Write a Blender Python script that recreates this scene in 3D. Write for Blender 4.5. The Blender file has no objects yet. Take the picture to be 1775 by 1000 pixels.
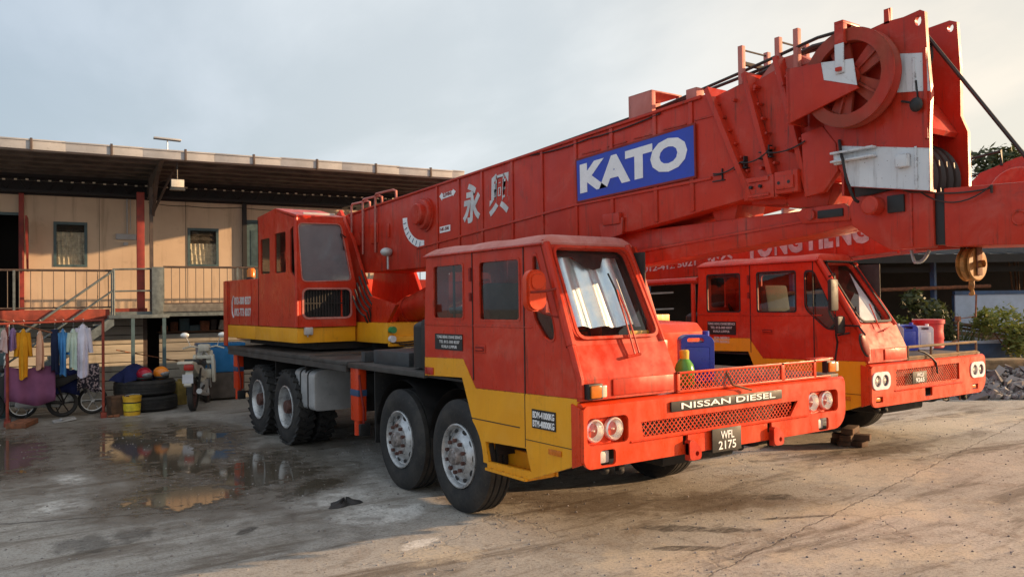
import bpy, bmesh, math, random
from mathutils import Vector, Matrix
R = math.radians
C = bpy.context.scene.collection
scene = bpy.context.scene
random.seed(7)

# ------------------------------------------------------------------ camera, sky, sun, exposure
def setup_camera():
    yaw, pitch, roll = R(55.15), R(1.08), R(-.82)
    fw = Vector((math.cos(yaw)*math.cos(pitch), math.sin(yaw)*math.cos(pitch), math.sin(pitch)))
    r = Vector((math.sin(yaw), -math.cos(yaw), 0)); u = r.cross(fw)
    c, s = math.cos(roll), math.sin(roll)
    r, u = c*r + s*u, -s*r + c*u
    cam = bpy.data.cameras.new('camera'); o = bpy.data.objects.new('camera', cam); C.objects.link(o)
    m = Matrix((r, u, -fw)).transposed().to_4x4(); m.translation = (0, 0, 2.05)
    o.matrix_world = m
    cam.sensor_width = 36; cam.lens = 36*1400/1775; cam.clip_end = 2000; cam.clip_start = .05
    scene.camera = o
setup_camera()

SUN_AZ, SUN_EL = R(-28), R(11.6)          # azimuth from +x, counter-clockwise
def setup_light():
    w = bpy.data.worlds.new('World'); scene.world = w; w.use_nodes = True
    nt = w.node_tree; N = nt.nodes; L = nt.links; N.clear()
    out = N.new('ShaderNodeOutputWorld'); bg = N.new('ShaderNodeBackground')
    sky = N.new('ShaderNodeTexSky'); sky.sky_type = 'NISHITA'; sky.sun_disc = False
    sky.sun_elevation = SUN_EL; sky.sun_rotation = R(90) - SUN_AZ
    sky.air_density = 1.2; sky.dust_density = 2.0; sky.ozone_density = 1.5
    tc = N.new('ShaderNodeTexCoord')
    # thin cloud deck: projected onto a plane overhead, brighter and warmer towards the sun
    sep = N.new('ShaderNodeSeparateXYZ'); L.new(tc.outputs['Generated'], sep.inputs[0])
    mz = N.new('ShaderNodeMath'); mz.operation = 'ADD'; mz.inputs[1].default_value = .22; L.new(sep.outputs[2], mz.inputs[0])
    mz2 = N.new('ShaderNodeMath'); mz2.operation = 'MAXIMUM'; mz2.inputs[1].default_value = .05; L.new(mz.outputs[0], mz2.inputs[0])
    dv = N.new('ShaderNodeVectorMath'); dv.operation = 'DIVIDE'; L.new(tc.outputs['Generated'], dv.inputs[0])
    cb = N.new('ShaderNodeCombineXYZ'); [L.new(mz2.outputs[0], cb.inputs[i]) for i in range(3)]
    L.new(cb.outputs[0], dv.inputs[1])
    mp = N.new('ShaderNodeMapping'); mp.inputs['Scale'].default_value = (1.5, .75, .35); mp.inputs['Rotation'].default_value = (0, 0, R(38))
    L.new(dv.outputs[0], mp.inputs[0])
    nz = N.new('ShaderNodeTexNoise'); nz.inputs['Scale'].default_value = 1.1; nz.inputs['Detail'].default_value = 7
    nz.inputs['Roughness'].default_value = .52; nz.inputs['Distortion'].default_value = .35
    L.new(mp.outputs[0], nz.inputs['Vector'])
    cov = N.new('ShaderNodeMapRange'); cov.interpolation_type = 'SMOOTHSTEP'
    cov.inputs['From Min'].default_value = .38; cov.inputs['From Max'].default_value = .66
    cov.inputs['To Min'].default_value = .72; cov.inputs['To Max'].default_value = 1.0
    L.new(nz.outputs['Fac'], cov.inputs['Value'])
    dot = N.new('ShaderNodeVectorMath'); dot.operation = 'DOT_PRODUCT'
    dot.inputs[1].default_value = (math.cos(SUN_AZ)*math.cos(SUN_EL), math.sin(SUN_AZ)*math.cos(SUN_EL), math.sin(SUN_EL))
    L.new(tc.outputs['Generated'], dot.inputs[0])
    warm = N.new('ShaderNodeValToRGB'); warm.color_ramp.interpolation = 'EASE'
    e = warm.color_ramp.elements; e[0].position = .26; e[0].color = (.295, .348, .41, 1); e[1].position = .86; e[1].color = (.565, .515, .44, 1)
    m = warm.color_ramp.elements.new(.57); m.color = (.445, .475, .495, 1)
    mr = N.new('ShaderNodeMapRange'); mr.inputs['From Min'].default_value = -1; mr.inputs['From Max'].default_value = 1
    L.new(dot.outputs['Value'], mr.inputs['Value']); L.new(mr.outputs[0], warm.inputs[0])
    sc = N.new('ShaderNodeMix'); sc.data_type = 'RGBA'; sc.blend_type = 'MULTIPLY'; sc.inputs[0].default_value = 1
    sc.inputs[7].default_value = (.08, .08, .08, 1); L.new(sky.outputs[0], sc.inputs[6])
    mix = N.new('ShaderNodeMix'); mix.data_type = 'RGBA'
    L.new(cov.outputs[0], mix.inputs[0]); L.new(sc.outputs[2], mix.inputs[6]); L.new(warm.outputs[0], mix.inputs[7])
    # sky slightly brightened overhead and behind the viewer, as added fill light
    def mapr(v, a, b, c, d):
        n = N.new('ShaderNodeMapRange'); n.interpolation_type = 'SMOOTHSTEP'
        for k, x in (('From Min', a), ('From Max', b), ('To Min', c), ('To Max', d)): n.inputs[k].default_value = x
        L.new(v, n.inputs['Value']); return n.outputs[0]
    db = N.new('ShaderNodeVectorMath'); db.operation = 'DOT_PRODUCT'; db.inputs[1].default_value = (-.75, -.66, 0); L.new(tc.outputs['Generated'], db.inputs[0])
    hv = N.new('ShaderNodeMath'); hv.operation = 'MULTIPLY'; L.new(mapr(sep.outputs[2], .40, .85, 1., 1.05), hv.inputs[0]); L.new(mapr(db.outputs['Value'], -.1, .8, 1., 1.1), hv.inputs[1])
    hc = N.new('ShaderNodeCombineXYZ'); [L.new(hv.outputs[0], hc.inputs[i]) for i in range(3)]
    hm = N.new('ShaderNodeMix'); hm.data_type = 'RGBA'; hm.blend_type = 'MULTIPLY'; hm.inputs[0].default_value = 1; L.new(mix.outputs[2], hm.inputs[6]); L.new(hc.outputs[0], hm.inputs[7])
    L.new(hm.outputs[2], bg.inputs[0]); bg.inputs[1].default_value = 1.0
    L.new(bg.outputs[0], out.inputs[0])
    sl = bpy.data.lights.new('sun', 'SUN'); sl.energy = 4.2; sl.angle = R(.6); sl.color = (1, .64, .34)
    so = bpy.data.objects.new('sun', sl); C.objects.link(so)
    d = Vector((math.cos(SUN_AZ)*math.cos(SUN_EL), math.sin(SUN_AZ)*math.cos(SUN_EL), math.sin(SUN_EL)))
    so.rotation_euler = d.to_track_quat('Z', 'Y').to_euler(); so.location = d*40
    vs = scene.view_settings; vs.view_transform = 'Standard'; vs.look = 'None'; vs.gamma = 1; vs.exposure = .88; vs.use_curve_mapping = False
setup_light()
scene.render.engine = 'CYCLES'

# ------------------------------------------------------------------ materials
class NT:
    def __init__(s, name):
        s.m = bpy.data.materials.new(name); s.m.use_nodes = True
        s.t = s.m.node_tree; s.N = s.t.nodes; s.L = s.t.links; s.N.clear()
        s.out = s.N.new('ShaderNodeOutputMaterial'); s.tc = s.N.new('ShaderNodeTexCoord')
    def set(s, sock, v):
        if hasattr(v, 'is_linked') or isinstance(v, bpy.types.NodeSocket): s.L.new(v, sock)
        else: sock.default_value = v
    def noise(s, scale, detail=4, rough=.55, stretch=None, dist=0, off=(0, 0, 0)):
        n = s.N.new('ShaderNodeTexNoise'); n.inputs['Scale'].default_value = scale; n.inputs['Detail'].default_value = detail
        n.inputs['Roughness'].default_value = rough; n.inputs['Distortion'].default_value = dist
        mp = s.N.new('ShaderNodeMapping'); mp.inputs['Scale'].default_value = stretch or (1, 1, 1); mp.inputs['Location'].default_value = off
        s.L.new(s.tc.outputs['Object'], mp.inputs[0]); s.L.new(mp.outputs[0], n.inputs['Vector'])
        return n.outputs['Fac']
    def rng(s, v, a, b, c=0., d=1., smooth=True):
        n = s.N.new('ShaderNodeMapRange')
        if smooth: n.interpolation_type = 'SMOOTHSTEP'
        for k, x in (('From Min', a), ('From Max', b), ('To Min', c), ('To Max', d)): n.inputs[k].default_value = x
        s.set(n.inputs['Value'], v); return n.outputs[0]
    def mix(s, f, a, b, blend='MIX'):
        n = s.N.new('ShaderNodeMix'); n.data_type = 'RGBA'; n.blend_type = blend
        s.set(n.inputs[0], f)
        for i, v in ((6, a), (7, b)):
            if isinstance(v, tuple): n.inputs[i].default_value = (*v[:3], 1)
            else: s.L.new(v, n.inputs[i])
        return n.outputs[2]
    def math(s, op, a, b=0.):
        n = s.N.new('ShaderNodeMath'); n.operation = op; s.set(n.inputs[0], a); s.set(n.inputs[1], b); return n.outputs[0]
    def bump(s, h, strength, dist=.02):
        n = s.N.new('ShaderNodeBump'); n.inputs['Strength'].default_value = strength; n.inputs['Distance'].default_value = dist
        s.L.new(h, n.inputs['Height']); return n.outputs[0]
    def bsdf(s, col, rough=.5, metal=0., normal=None, coat=0., spec=.5):
        b = s.N.new('ShaderNodeBsdfPrincipled')
        if isinstance(col, tuple): b.inputs['Base Color'].default_value = (*col[:3], 1)
        else: s.L.new(col, b.inputs['Base Color'])
        s.set(b.inputs['Roughness'], rough); s.set(b.inputs['Metallic'], metal)
        b.inputs['Coat Weight'].default_value = coat; b.inputs['Coat Roughness'].default_value = .12
        b.inputs['Specular IOR Level'].default_value = spec
        if normal is not None: s.L.new(normal, b.inputs['Normal'])
        s.L.new(b.outputs[0], s.out.inputs[0]); return s.m

def paint(name, col, dark=None, chalk=None, rough=.42, chalk_amt=.35, dents=.12, dirt=.5, chips=.7):
    """brushed-on machine paint: uneven coats, chalking, grime running down, rust-brown chips, gently wavy sheet"""
    t = NT(name); dark = dark or tuple(c*.62 for c in col); chalk = chalk or tuple(min(1, c*.8+.07) for c in col)
    big = t.noise(1.3, 5, .6, dist=.6); mid = t.noise(6, 5, .65, stretch=(1, 1, .45)); fine = t.noise(48, 4, .65)
    c = t.mix(t.rng(big, .38, .64, 0, .75), col, dark)
    fade = t.noise(2.1, 6, .7, dist=.5, off=(8, 3, 6)); c = t.mix(t.rng(fade, .50, .70, 0, chalk_amt), c, chalk)
    c = t.mix(t.rng(mid, .54, .76, 0, chalk_amt*.7), c, chalk)
    streak = t.noise(11, 5, .75, stretch=(1.5, 1.5, .10), off=(3, 1, 2)); gate = t.noise(1.9, 4, .6, off=(7, 7, 1))
    c = t.mix(t.math('MULTIPLY', t.rng(streak, .52, .74, 0, dirt), t.rng(gate, .38, .62, .25, 1)), c, (.07, .032, .02))
    grime = t.noise(3.2, 7, .78, off=(1, 9, 4)); c = t.mix(t.rng(grime, .56, .74, 0, dirt*.55), c, (.09, .045, .03))
    c = t.mix(t.math('MULTIPLY', t.rng(fine, .655, .69, 0, chips), t.rng(gate, .42, .6)), c, (.055, .024, .014))
    bv = t.N.new('ShaderNodeBevel'); bv.samples = 4; bv.inputs['Radius'].default_value = .016; ge = t.N.new('ShaderNodeNewGeometry')
    dt = t.N.new('ShaderNodeVectorMath'); dt.operation = 'DOT_PRODUCT'; t.L.new(bv.outputs[0], dt.inputs[0]); t.L.new(ge.outputs['Normal'], dt.inputs[1])
    edge = t.math('MULTIPLY', t.rng(dt.outputs['Value'], .985, .86), t.rng(t.noise(17, 5, .75, off=(2, 5, 5)), .46, .62, .08, .8))
    c = t.mix(edge, c, (.075, .028, .017))
    r = t.math('ADD', t.rng(mid, .3, .7, 0, .26), rough-.1)
    return t.bsdf(c, r, 0, t.bump(t.noise(2.2, 3, .45), dents, .04), spec=.32)
def plain(name, col, rough=.5, metal=0., var=.25, scale=8, bump=0.):
    t = NT(name); n = t.noise(scale, 5, .6)
    c = t.mix(t.rng(n, .3, .72), tuple(x*(1-var) for x in col), tuple(min(1, x*(1+var)) for x in col))
    f = t.noise(scale*9, 2, .5); c = t.mix(t.rng(f, .62, .75, 0, .35), c, tuple(x*.4 for x in col))
    return t.bsdf(c, t.rng(n, .3, .7, max(.02, rough-.08), min(1, rough+.1)), metal, t.bump(f, bump, .01) if bump else None)
def glass(name, tint=(.75, .8, .8), gloss=.06, rough=.01, refl=1.0, dust=(.01, .06), dcol=(.32, .29, .25)):
    t = NT(name); tr = t.N.new('ShaderNodeBsdfTransparent'); tr.inputs[0].default_value = (*tint, 1)
    gl = t.N.new('ShaderNodeBsdfGlossy'); gl.inputs['Roughness'].default_value = rough; gl.inputs[0].default_value = (refl, refl, refl, 1)
    fr = t.N.new('ShaderNodeLayerWeight'); fr.inputs[0].default_value = .5; fz = t.math('MULTIPLY', t.math('POWER', fr.outputs['Facing'], 5.), .9)
    d = t.N.new('ShaderNodeBsdfDiffuse'); d.inputs[0].default_value = (*dcol, 1)   # dust film on the pane
    m1 = t.N.new('ShaderNodeMixShader'); dn = t.noise(5, 4, .6); t.L.new(t.rng(dn, .4, .75, *dust), m1.inputs[0])
    t.L.new(tr.outputs[0], m1.inputs[1]); t.L.new(d.outputs[0], m1.inputs[2])
    m2 = t.N.new('ShaderNodeMixShader'); t.L.new(t.math('ADD', fz, gloss+.03), m2.inputs[0])
    t.L.new(m1.outputs[0], m2.inputs[1]); t.L.new(gl.outputs[0], m2.inputs[2])
    t.L.new(m2.outputs[0], t.out.inputs[0]); return t.m

M = {}
M['red'] = paint('red_paint', (.58, .036, .011), (.47, .024, .009), (.62, .14, .09), .35, .42, .5, .7)
M['boomred'] = paint('boom_red_paint', (.55, .034, .012), (.44, .023, .010), (.54, .125, .09), .37, .40, .25, .95)
M['orange'] = paint('bumper_orange_red_paint', (.70, .052, .009), (.58, .034, .008), (.72, .13, .05), .32, .22, .12, .38)
M['faded'] = paint('faded_red_roof_paint', (.58, .22, .19), (.48, .13, .10), (.66, .36, .32), .6, .5, .1, .3)
M['darkred'] = paint('dark_red_paint', (.28, .018, .012), None, None, .5)
M['yellow'] = paint('yellow_paint', (.86, .39, .016), (.77, .325, .012), (.80, .44, .08), .38, .2, .25, .36)
M['grey_white'] = paint('grey_white_paint', (.72, .74, .76), (.60, .62, .65), (.8, .8, .8), .5, .3, .03, .4)
M['white'] = plain('white_paint', (.86, .87, .88), .5, 0, .05)
M['pinkletter'] = plain('shaded_lettering', (.56, .38, .36), .6, 0, .25)  # white letters dimmed in colour, standing for the shade on them
M['silverletter'] = plain('silver_lettering', (.62, .62, .62), .4, 0, .15)
M['blue_sign'] = plain('blue_sign_vinyl', (.022, .06, .47), .45, 0, .1)
M['black'] = plain('black_steel', (.017, .016, .016), .55, 0, .4)
M['deck'] = plain('dirty_deck_plate', (.055, .05, .046), .6, 0, .45, 4)
M['darkgrey'] = plain('dark_grey_paint', (.045, .05, .055), .5, 0, .3)
M['under'] = plain('dark_chassis', (.010, .009, .009), .7, 0, .5)  # near-black, so the truck undersides read as shaded
def mat_rubber():
    t = NT('dusty_black_rubber'); n = t.noise(3, 6, .7); f = t.noise(26, 4, .65)
    c = t.mix(t.rng(n, .42, .72, 0, .75), (.014, .014, .015), (.052, .046, .040)); c = t.mix(t.rng(f, .55, .75, 0, .5), c, (.07, .06, .05))
    return t.bsdf(c, .74, 0, t.bump(f, .2, .008))
M['rubber'] = mat_rubber()
M['rim'] = plain('silver_rim_paint', (.50, .505, .51), .32, .55, .3, 10)
M['nut'] = plain('rusty_wheel_nut', (.12, .055, .045), .6, .3, .4, 20)
M['hubgrey'] = plain('greasy_silver_hub', (.30, .27, .26), .45, .4, .5, 18)
M['sheavered'] = paint('worn_sheave_paint', (.44, .03, .014), (.22, .05, .022), (.46, .10, .06), .45, .35, .1, .55)
M['rust'] = plain('rusty_steel', (.20, .075, .035), .75, .1, .5, 12, .2)
M['chrome'] = plain('bright_reflector', (.94, .93, .90), .30, .55, .03)
M['alu'] = plain('aluminium_sheet', (.46, .46, .46), .45, .3, .16, 3)
M['mirrorglass'] = plain('mirror_glass', (.42, .42, .42), .06, 1., .03)
M['lens'] = glass('clear_lens', (.95, .95, .93), .08)
M['amber'] = plain('amber_lens', (.62, .17, .012), .22, 0, .15)
M['clearlens'] = plain('clear_indicator_lens', (.62, .58, .45), .25, 0, .1)
M['redlens'] = plain('red_reflector', (.42, .02, .01), .3)
M['green'] = plain('green_lamp_lens', (.02, .22, .07), .3)
M['glass'] = glass('cab_glass', (.58, .64, .60), .015, .02, 1., (.0, .04))
M['glass_ws'] = glass('windscreen_glass', (.95, .96, .95), .02, .01, 1., (.0, .03))
M['glass_grey'] = glass('hazy_grey_glass', (.4, .44, .47), .06, .12, .9, (.72, .84), (.20, .225, .25))
M['shade'] = None
M['interior'] = plain('cab_interior_vinyl', (.05, .045, .04), .7)
M['seat'] = plain('dusty_seat_cloth', (.09, .085, .075), .9)
M['rope'] = plain('greased_wire_rope', (.045, .036, .032), .55, .3)
M['brass'] = plain('hook_block_ochre_paint', (.38, .17, .04), .6, 0, .5, 14)
M['bluejug'] = plain('blue_plastic', (.03, .055, .44), .32, 0, .1)
M['greenjug'] = plain('green_plastic', (.10, .34, .04), .3, 0, .1)
M['yellowcap'] = plain('yellow_plastic', (.72, .42, .03), .35, 0, .12)
M['redplastic'] = plain('red_plastic', (.48, .025, .03), .4, 0, .12)
M['whiteplastic'] = plain('white_plastic', (.66, .66, .7), .4, 0, .1)
M['wood'] = plain('weathered_wood', (.20, .135, .075), .85, 0, .4, 6, .2)
M['darkwood'] = plain('dark_timber', (.11, .06, .035), .85, 0, .4, 6, .2)
M['teal'] = plain('teal_paint', (.055, .10, .115), .55, 0, .25)
M['railpaint'] = plain('grey_green_rail_paint', (.12, .145, .15), .5, 0, .3, 10)
M['railbrown'] = plain('brown_rail_paint', (.085, .06, .05), .55, 0, .3, 10)
M['oxide'] = plain('red_oxide_paint', (.25, .04, .022), .65, 0, .35, 5)
M['column'] = plain('maroon_column_paint', (.27, .035, .026), .6, 0, .3, 4)
M['fascia'] = plain('cream_gutter_sheet', (.38, .385, .40), .55, 0, .12, 3)
M['soffit'] = plain('dark_soffit_timber', (.105, .088, .076), .8, 0, .4, 3)
M['truss'] = plain('black_truss_paint', (.016, .015, .018), .7, 0, .4)
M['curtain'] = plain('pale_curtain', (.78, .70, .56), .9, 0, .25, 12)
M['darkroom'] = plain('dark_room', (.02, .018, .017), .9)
M['lampface'] = plain('floodlight_reflector', (.80, .76, .66), .3, 0, .1)

def mat_wall():
    t = NT('beige_plaster'); n = t.noise(.9, 6, .6); s = t.noise(5, 4, .7, stretch=(1, 1, .08)); f = t.noise(60, 3, .5)
    c = t.mix(t.rng(n, .3, .7), (.52, .395, .29), (.61, .475, .35)); c = t.mix(t.rng(s, .50, .74, 0, .55), c, (.30, .22, .155)); g2 = t.noise(2.3, 7, .75, off=(4, 1, 8)); c = t.mix(t.rng(g2, .56, .7, 0, .45), c, (.36, .27, .2))
    return t.bsdf(c, .88, 0, t.bump(f, .12, .01))
M['wall'] = mat_wall()
def mat_board(name, a, b):
    t = NT(name); n = t.noise(1.6, 6, .65, stretch=(.35, 1, 2.4)); g = t.noise(14, 5, .6, stretch=(.12, 1, 2.2)); k = t.noise(2.2, 5, .7, stretch=(1, 1, .25), off=(5, 2, 0))
    c = t.mix(t.rng(n, .3, .72), a, b); c = t.mix(t.rng(g, .5, .76, 0, .45), c, tuple(x*.5 for x in a))
    c = t.mix(t.rng(k, .55, .78, 0, .5), c, (.12, .095, .07))
    return t.bsdf(c, .85, 0, t.bump(g, .25, .01))
M['kerbgrey'] = plain('grey_concrete_edge', (.20, .185, .16), .85, 0, .3)
M['board'] = mat_board('weathered_white_board', (.30, .285, .25), (.45, .425, .375))
def mat_cloth(name, col, scale=30, var=.15):
    t = NT(name); n = t.noise(4, 4, .6); w = t.noise(scale, 3, .6)
    c = t.mix(t.rng(n, .3, .7), tuple(x*(1-var) for x in col), tuple(min(1, x*(1+var)) for x in col))
    return t.bsdf(c, .95, 0, t.bump(w, .1, .01), spec=.15)
def mat_spots():
    t = NT('spotted_cover_cloth'); n = t.noise(26, 2, .5)
    return t.bsdf(t.mix(t.rng(n, .53, .57), (.02, .018, .03), (.38, .30, .33)), .9)
def mat_shade():
    t = NT('silver_sunshade_foil'); n = t.noise(7, 4, .6); f = t.noise(70, 2, .5)
    c = t.mix(t.rng(n, .35, .7), (.66, .82, .94), (.90, .95, .97))
    return t.bsdf(c, .36, .68, t.bump(f, .2, .006))
M['shade'] = mat_shade()
def mat_leaf(name, a, b):
    t = NT(name); oi = t.N.new('ShaderNodeNewGeometry')
    n = t.noise(3.1, 4, .7); c = t.mix(t.rng(n, .3, .7), a, b); c = t.mix(t.math('MULTIPLY', oi.outputs['Random Per Island'], .55), c, tuple(x*1.7 for x in b))
    b_ = t.N.new('ShaderNodeBsdfPrincipled'); t.L.new(c, b_.inputs['Base Color']); b_.inputs['Roughness'].default_value = .55
    tl = t.N.new('ShaderNodeBsdfTranslucent'); t.L.new(c, tl.inputs[0])
    mx = t.N.new('ShaderNodeMixShader'); mx.inputs[0].default_value = .3; t.L.new(b_.outputs[0], mx.inputs[1]); t.L.new(tl.outputs[0], mx.inputs[2])
    t.L.new(mx.outputs[0], t.out.inputs[0]); return t.m
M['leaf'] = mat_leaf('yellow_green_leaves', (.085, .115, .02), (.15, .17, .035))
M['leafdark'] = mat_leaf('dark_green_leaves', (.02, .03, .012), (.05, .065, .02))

def mat_ground():
    t = NT('worn_wet_concrete')
    sep = t.N.new('ShaderNodeSeparateXYZ'); t.L.new(t.tc.outputs['Object'], sep.inputs[0]); X, Y = sep.outputs[0], sep.outputs[1]
    wob = t.noise(1.1, 6, .62); wob2 = t.noise(4.5, 5, .65); fine = t.noise(38, 6, .75); grit = t.noise(150, 3, .6)
    broad = t.noise(.35, 5, .6, dist=.8); strk = t.noise(1.2, 6, .7, stretch=(.28, 1.7, 1), dist=.5)
    def blob(cx, cy, rx, ry, rot=0.):
        c, s_ = math.cos(rot), math.sin(rot)
        dx = t.math('SUBTRACT', X, cx); dy = t.math('SUBTRACT', Y, cy)
        a = t.math('MULTIPLY', t.math('ADD', t.math('MULTIPLY', dx, c), t.math('MULTIPLY', dy, s_)), 1/rx)
        b = t.math('MULTIPLY', t.math('SUBTRACT', t.math('MULTIPLY', dy, c), t.math('MULTIPLY', dx, s_)), 1/ry)
        return t.math('SUBTRACT', 1., t.math('SQRT', t.math('ADD', t.math('MULTIPLY', a, a), t.math('MULTIPLY', b, b))))
    def blobs(L):
        v = blob(*L[0])
        for q in L[1:]: v = t.math('MAXIMUM', v, blob(*q))
        return v
    nz = t.math('ADD', t.math('MULTIPLY', t.math('SUBTRACT', wob, .5), 1.7), t.math('MULTIPLY', t.math('SUBTRACT', wob2, .5), 2.0))
    wetf = t.math('ADD', blobs([(2.45, 12.5, 1.0, 3.3, 0.10), (.45, 14.0, 1.15, 2.5, 0.), (2.1, 9.35, .85, .9, -.5), (3.2, 10.2, .9, 1.6, -.4), (3.4, 8.9, .3, .7, -.9), (20.2, 6.2, 2.2, .8, .3), (3.3, 13.6, .6, 1.6, 0)]), nz)
    water = t.rng(wetf, .03, .42); damp = t.rng(wetf, -1.0, .12)
    oil = t.rng(t.math('ADD', blobs([(.98, 8.0, .28, .36, .6), (1.35, 8.05, .24, .22, 0), (2.25, 7.55, .2, .1, .8), (9.4, 6.5, .9, .14, -.2)]), t.math('MULTIPLY', nz, 1.3)), -.1, .6)
    salt = t.rng(t.math('ADD', blobs([(1.2, 11.2, .24, .45, .3), (1.0, 9.65, .34, .38, 0), (3.04, 9.38, .2, .3, 0), (3.3, 8.3, .5, .55, .0), (3.45, 7.4, .45, .38, .2), (3.05, 11.2, .22, .6, .2), (3.6, 7.25, .42, .25, .5), (3.3, 6.2, .22, .1, .3)]), t.math('MULTIPLY', nz, 1.1)), -.12, .28)
    c = t.mix(t.rng(broad, .34, .66), (.345, .318, .28), (.56, .525, .475))
    med = t.noise(1.7, 8, .72, dist=.4, off=(4, 8, 0)); sm = t.noise(7, 7, .75, off=(1, 3, 0))
    c = t.mix(t.rng(med, .52, .66, 0, .7), c, (.215, .155, .105))
    c = t.mix(t.rng(t.noise(1.3, 8, .75, stretch=(.5, 1.2, 1), off=(11, 2, 0)), .54, .68, 0, .7), c, (.56, .51, .44))
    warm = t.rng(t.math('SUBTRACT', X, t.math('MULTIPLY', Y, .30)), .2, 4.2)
    c = t.mix(warm, t.mix(.5, c, (.37, .362, .345)), t.mix(.3, c, (.52, .46, .385)))  # greyer left, warmer right: uneven sunlight put into the colour
    c = t.mix(t.rng(strk, .48, .66, 0, .85), c, (.115, .086, .06))
    c = t.mix(t.rng(sm, .50, .68, 0, .6), c, (.15, .12, .09)); c = t.mix(t.rng(sm, .46, .30, 0, .45), c, (.42, .37, .31))
    c = t.mix(t.rng(fine, .45, .66, 0, .6), c, (.13, .105, .085)); c = t.mix(t.rng(grit, .60, .68, 0, .6), c, (.60, .55, .48)); c = t.mix(t.rng(grit, .40, .31, 0, .7), c, (.09, .075, .06))
    strk2 = t.noise(9, 6, .75, stretch=(.5, 2.2, 1), dist=.4)
    ps = t.noise(2.2, 8, .82, off=(2, 7, 0)); c = t.mix(t.rng(ps, .58, .66, 0, .5), c, (.48, .42, .35))
    sand = t.rng(t.math('ADD', blobs([(4.5, 4.55, .6, .5, 0), (7.3, 4.5, 1.5, .5, -.5), (8.9, 5.6, 1.8, .8, -.4), (6.2, 3.6, 1.1, .35, -.5), (8.4, 6.9, .8, .4, -.2), (3.3, 5.9, .5, .3, -.6), (13, 6.8, 3, .9, -.1)]), t.math('MULTIPLY', nz, 1.25)), -.05, .75)
    c = t.mix(t.math('MULTIPLY', sand, t.rng(fine, .66, .42, .25, .85)), c, (.60, .51, .385))
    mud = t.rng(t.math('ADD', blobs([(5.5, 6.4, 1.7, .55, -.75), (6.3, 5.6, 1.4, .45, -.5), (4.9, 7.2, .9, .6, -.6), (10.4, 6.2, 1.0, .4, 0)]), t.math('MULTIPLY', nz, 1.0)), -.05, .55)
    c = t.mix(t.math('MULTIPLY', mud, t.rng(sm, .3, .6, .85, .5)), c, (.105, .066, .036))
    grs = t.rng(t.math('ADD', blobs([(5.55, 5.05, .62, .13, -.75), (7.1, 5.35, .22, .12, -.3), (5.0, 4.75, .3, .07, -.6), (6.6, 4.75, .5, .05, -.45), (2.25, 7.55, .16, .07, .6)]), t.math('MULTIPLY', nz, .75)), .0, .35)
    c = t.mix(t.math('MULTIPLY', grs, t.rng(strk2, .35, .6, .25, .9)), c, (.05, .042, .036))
    c = t.mix(t.math('MULTIPLY', salt, t.math('MULTIPLY', t.rng(fine, .62, .40, .5, 1.), t.rng(sm, .64, .44, .3, 1.))), c, (.80, .78, .74))
    c = t.mix(t.math('MULTIPLY', oil, t.rng(sm, .3, .6, .85, .45)), c, (.042, .036, .031))
    # slab joints and cracks
    def line(a, b, off, w):
        d = t.math('ADD', t.math('ADD', t.math('MULTIPLY', X, a), t.math('MULTIPLY', Y, b)), t.math('ADD', off, t.math('MULTIPLY', t.math('SUBTRACT', wob2, .5), .16)))
        return t.rng(t.math('ABSOLUTE', d), w, w*.3)
    jl = t.math('MAXIMUM', t.math('MULTIPLY', line(.3615, .9324, -8.775, .03), t.rng(X, 2.7, 2.3)), t.math('MAXIMUM', t.math('MULTIPLY', line(.55, .835, -8.35, .010), t.rng(broad, .4, .55)), t.math('MULTIPLY', line(-.20, .98, -3.15, .012), .7)))
    jl = t.math('MAXIMUM', jl, t.math('MULTIPLY', line(.80, .6, -12.4, .014), t.rng(sm, .42, .56)))
    vor = t.N.new('ShaderNodeTexVoronoi'); vor.feature = 'DISTANCE_TO_EDGE'; vor.inputs['Scale'].default_value = .42
    vm = t.N.new('ShaderNodeVectorMath'); vm.operation = 'ADD'; wn = t.N.new('ShaderNodeTexNoise'); wn.inputs['Scale'].default_value = 1.6; wn.inputs['Detail'].default_value = 6
    t.L.new(t.tc.outputs['Object'], wn.inputs['Vector']); t.L.new(t.tc.outputs['Object'], vm.inputs[0]); t.L.new(wn.outputs['Color'], vm.inputs[1]); t.L.new(vm.outputs[0], vor.inputs['Vector'])
    crack = t.math('MULTIPLY', t.rng(vor.outputs['Distance'], .009, .002), t.rng(broad, .42, .6))
    jl = t.math('MAXIMUM', jl, t.math('MULTIPLY', crack, .35))
    c = t.mix(t.math('MULTIPLY', jl, .8), c, (.05, .04, .034))
    c = t.mix(t.math('MULTIPLY', damp, .74), c, (.088, .072, .052))
    c = t.mix(t.math('MULTIPLY', water, .8), c, (.08, .065, .045))
    rough = t.math('ADD', t.rng(damp, 0, 1, .80, .30), t.math('MULTIPLY', t.math('SUBTRACT', wob2, .5), .25))
    rough = t.math('ADD', t.math('MULTIPLY', rough, t.math('SUBTRACT', 1., water)), t.math('MULTIPLY', water, .05))
    hgt = t.math('MULTIPLY', t.math('ADD', t.math('ADD', t.math('ADD', t.math('MULTIPLY', fine, 1.0), t.math('MULTIPLY', sm, 1.6)), t.math('MULTIPLY', grit, .8)), t.math('MULTIPLY', jl, -1.6)), t.math('SUBTRACT', 1., t.math('MULTIPLY', water, .995)))
    return t.bsdf(c, rough, 0, t.bump(hgt, .6, .016))
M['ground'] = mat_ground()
def mat_gravel():
    t = NT('crushed_stone'); oi = t.N.new('ShaderNodeNewGeometry'); n = t.noise(9, 4, .6)
    c = t.mix(oi.outputs['Random Per Island'], (.16, .15, .155), (.36, .34, .34)); c = t.mix(t.rng(n, .4, .7, 0, .4), c, (.22, .18, .14))
    return t.bsdf(c, .85)
M['gravel'] = mat_gravel()
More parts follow.
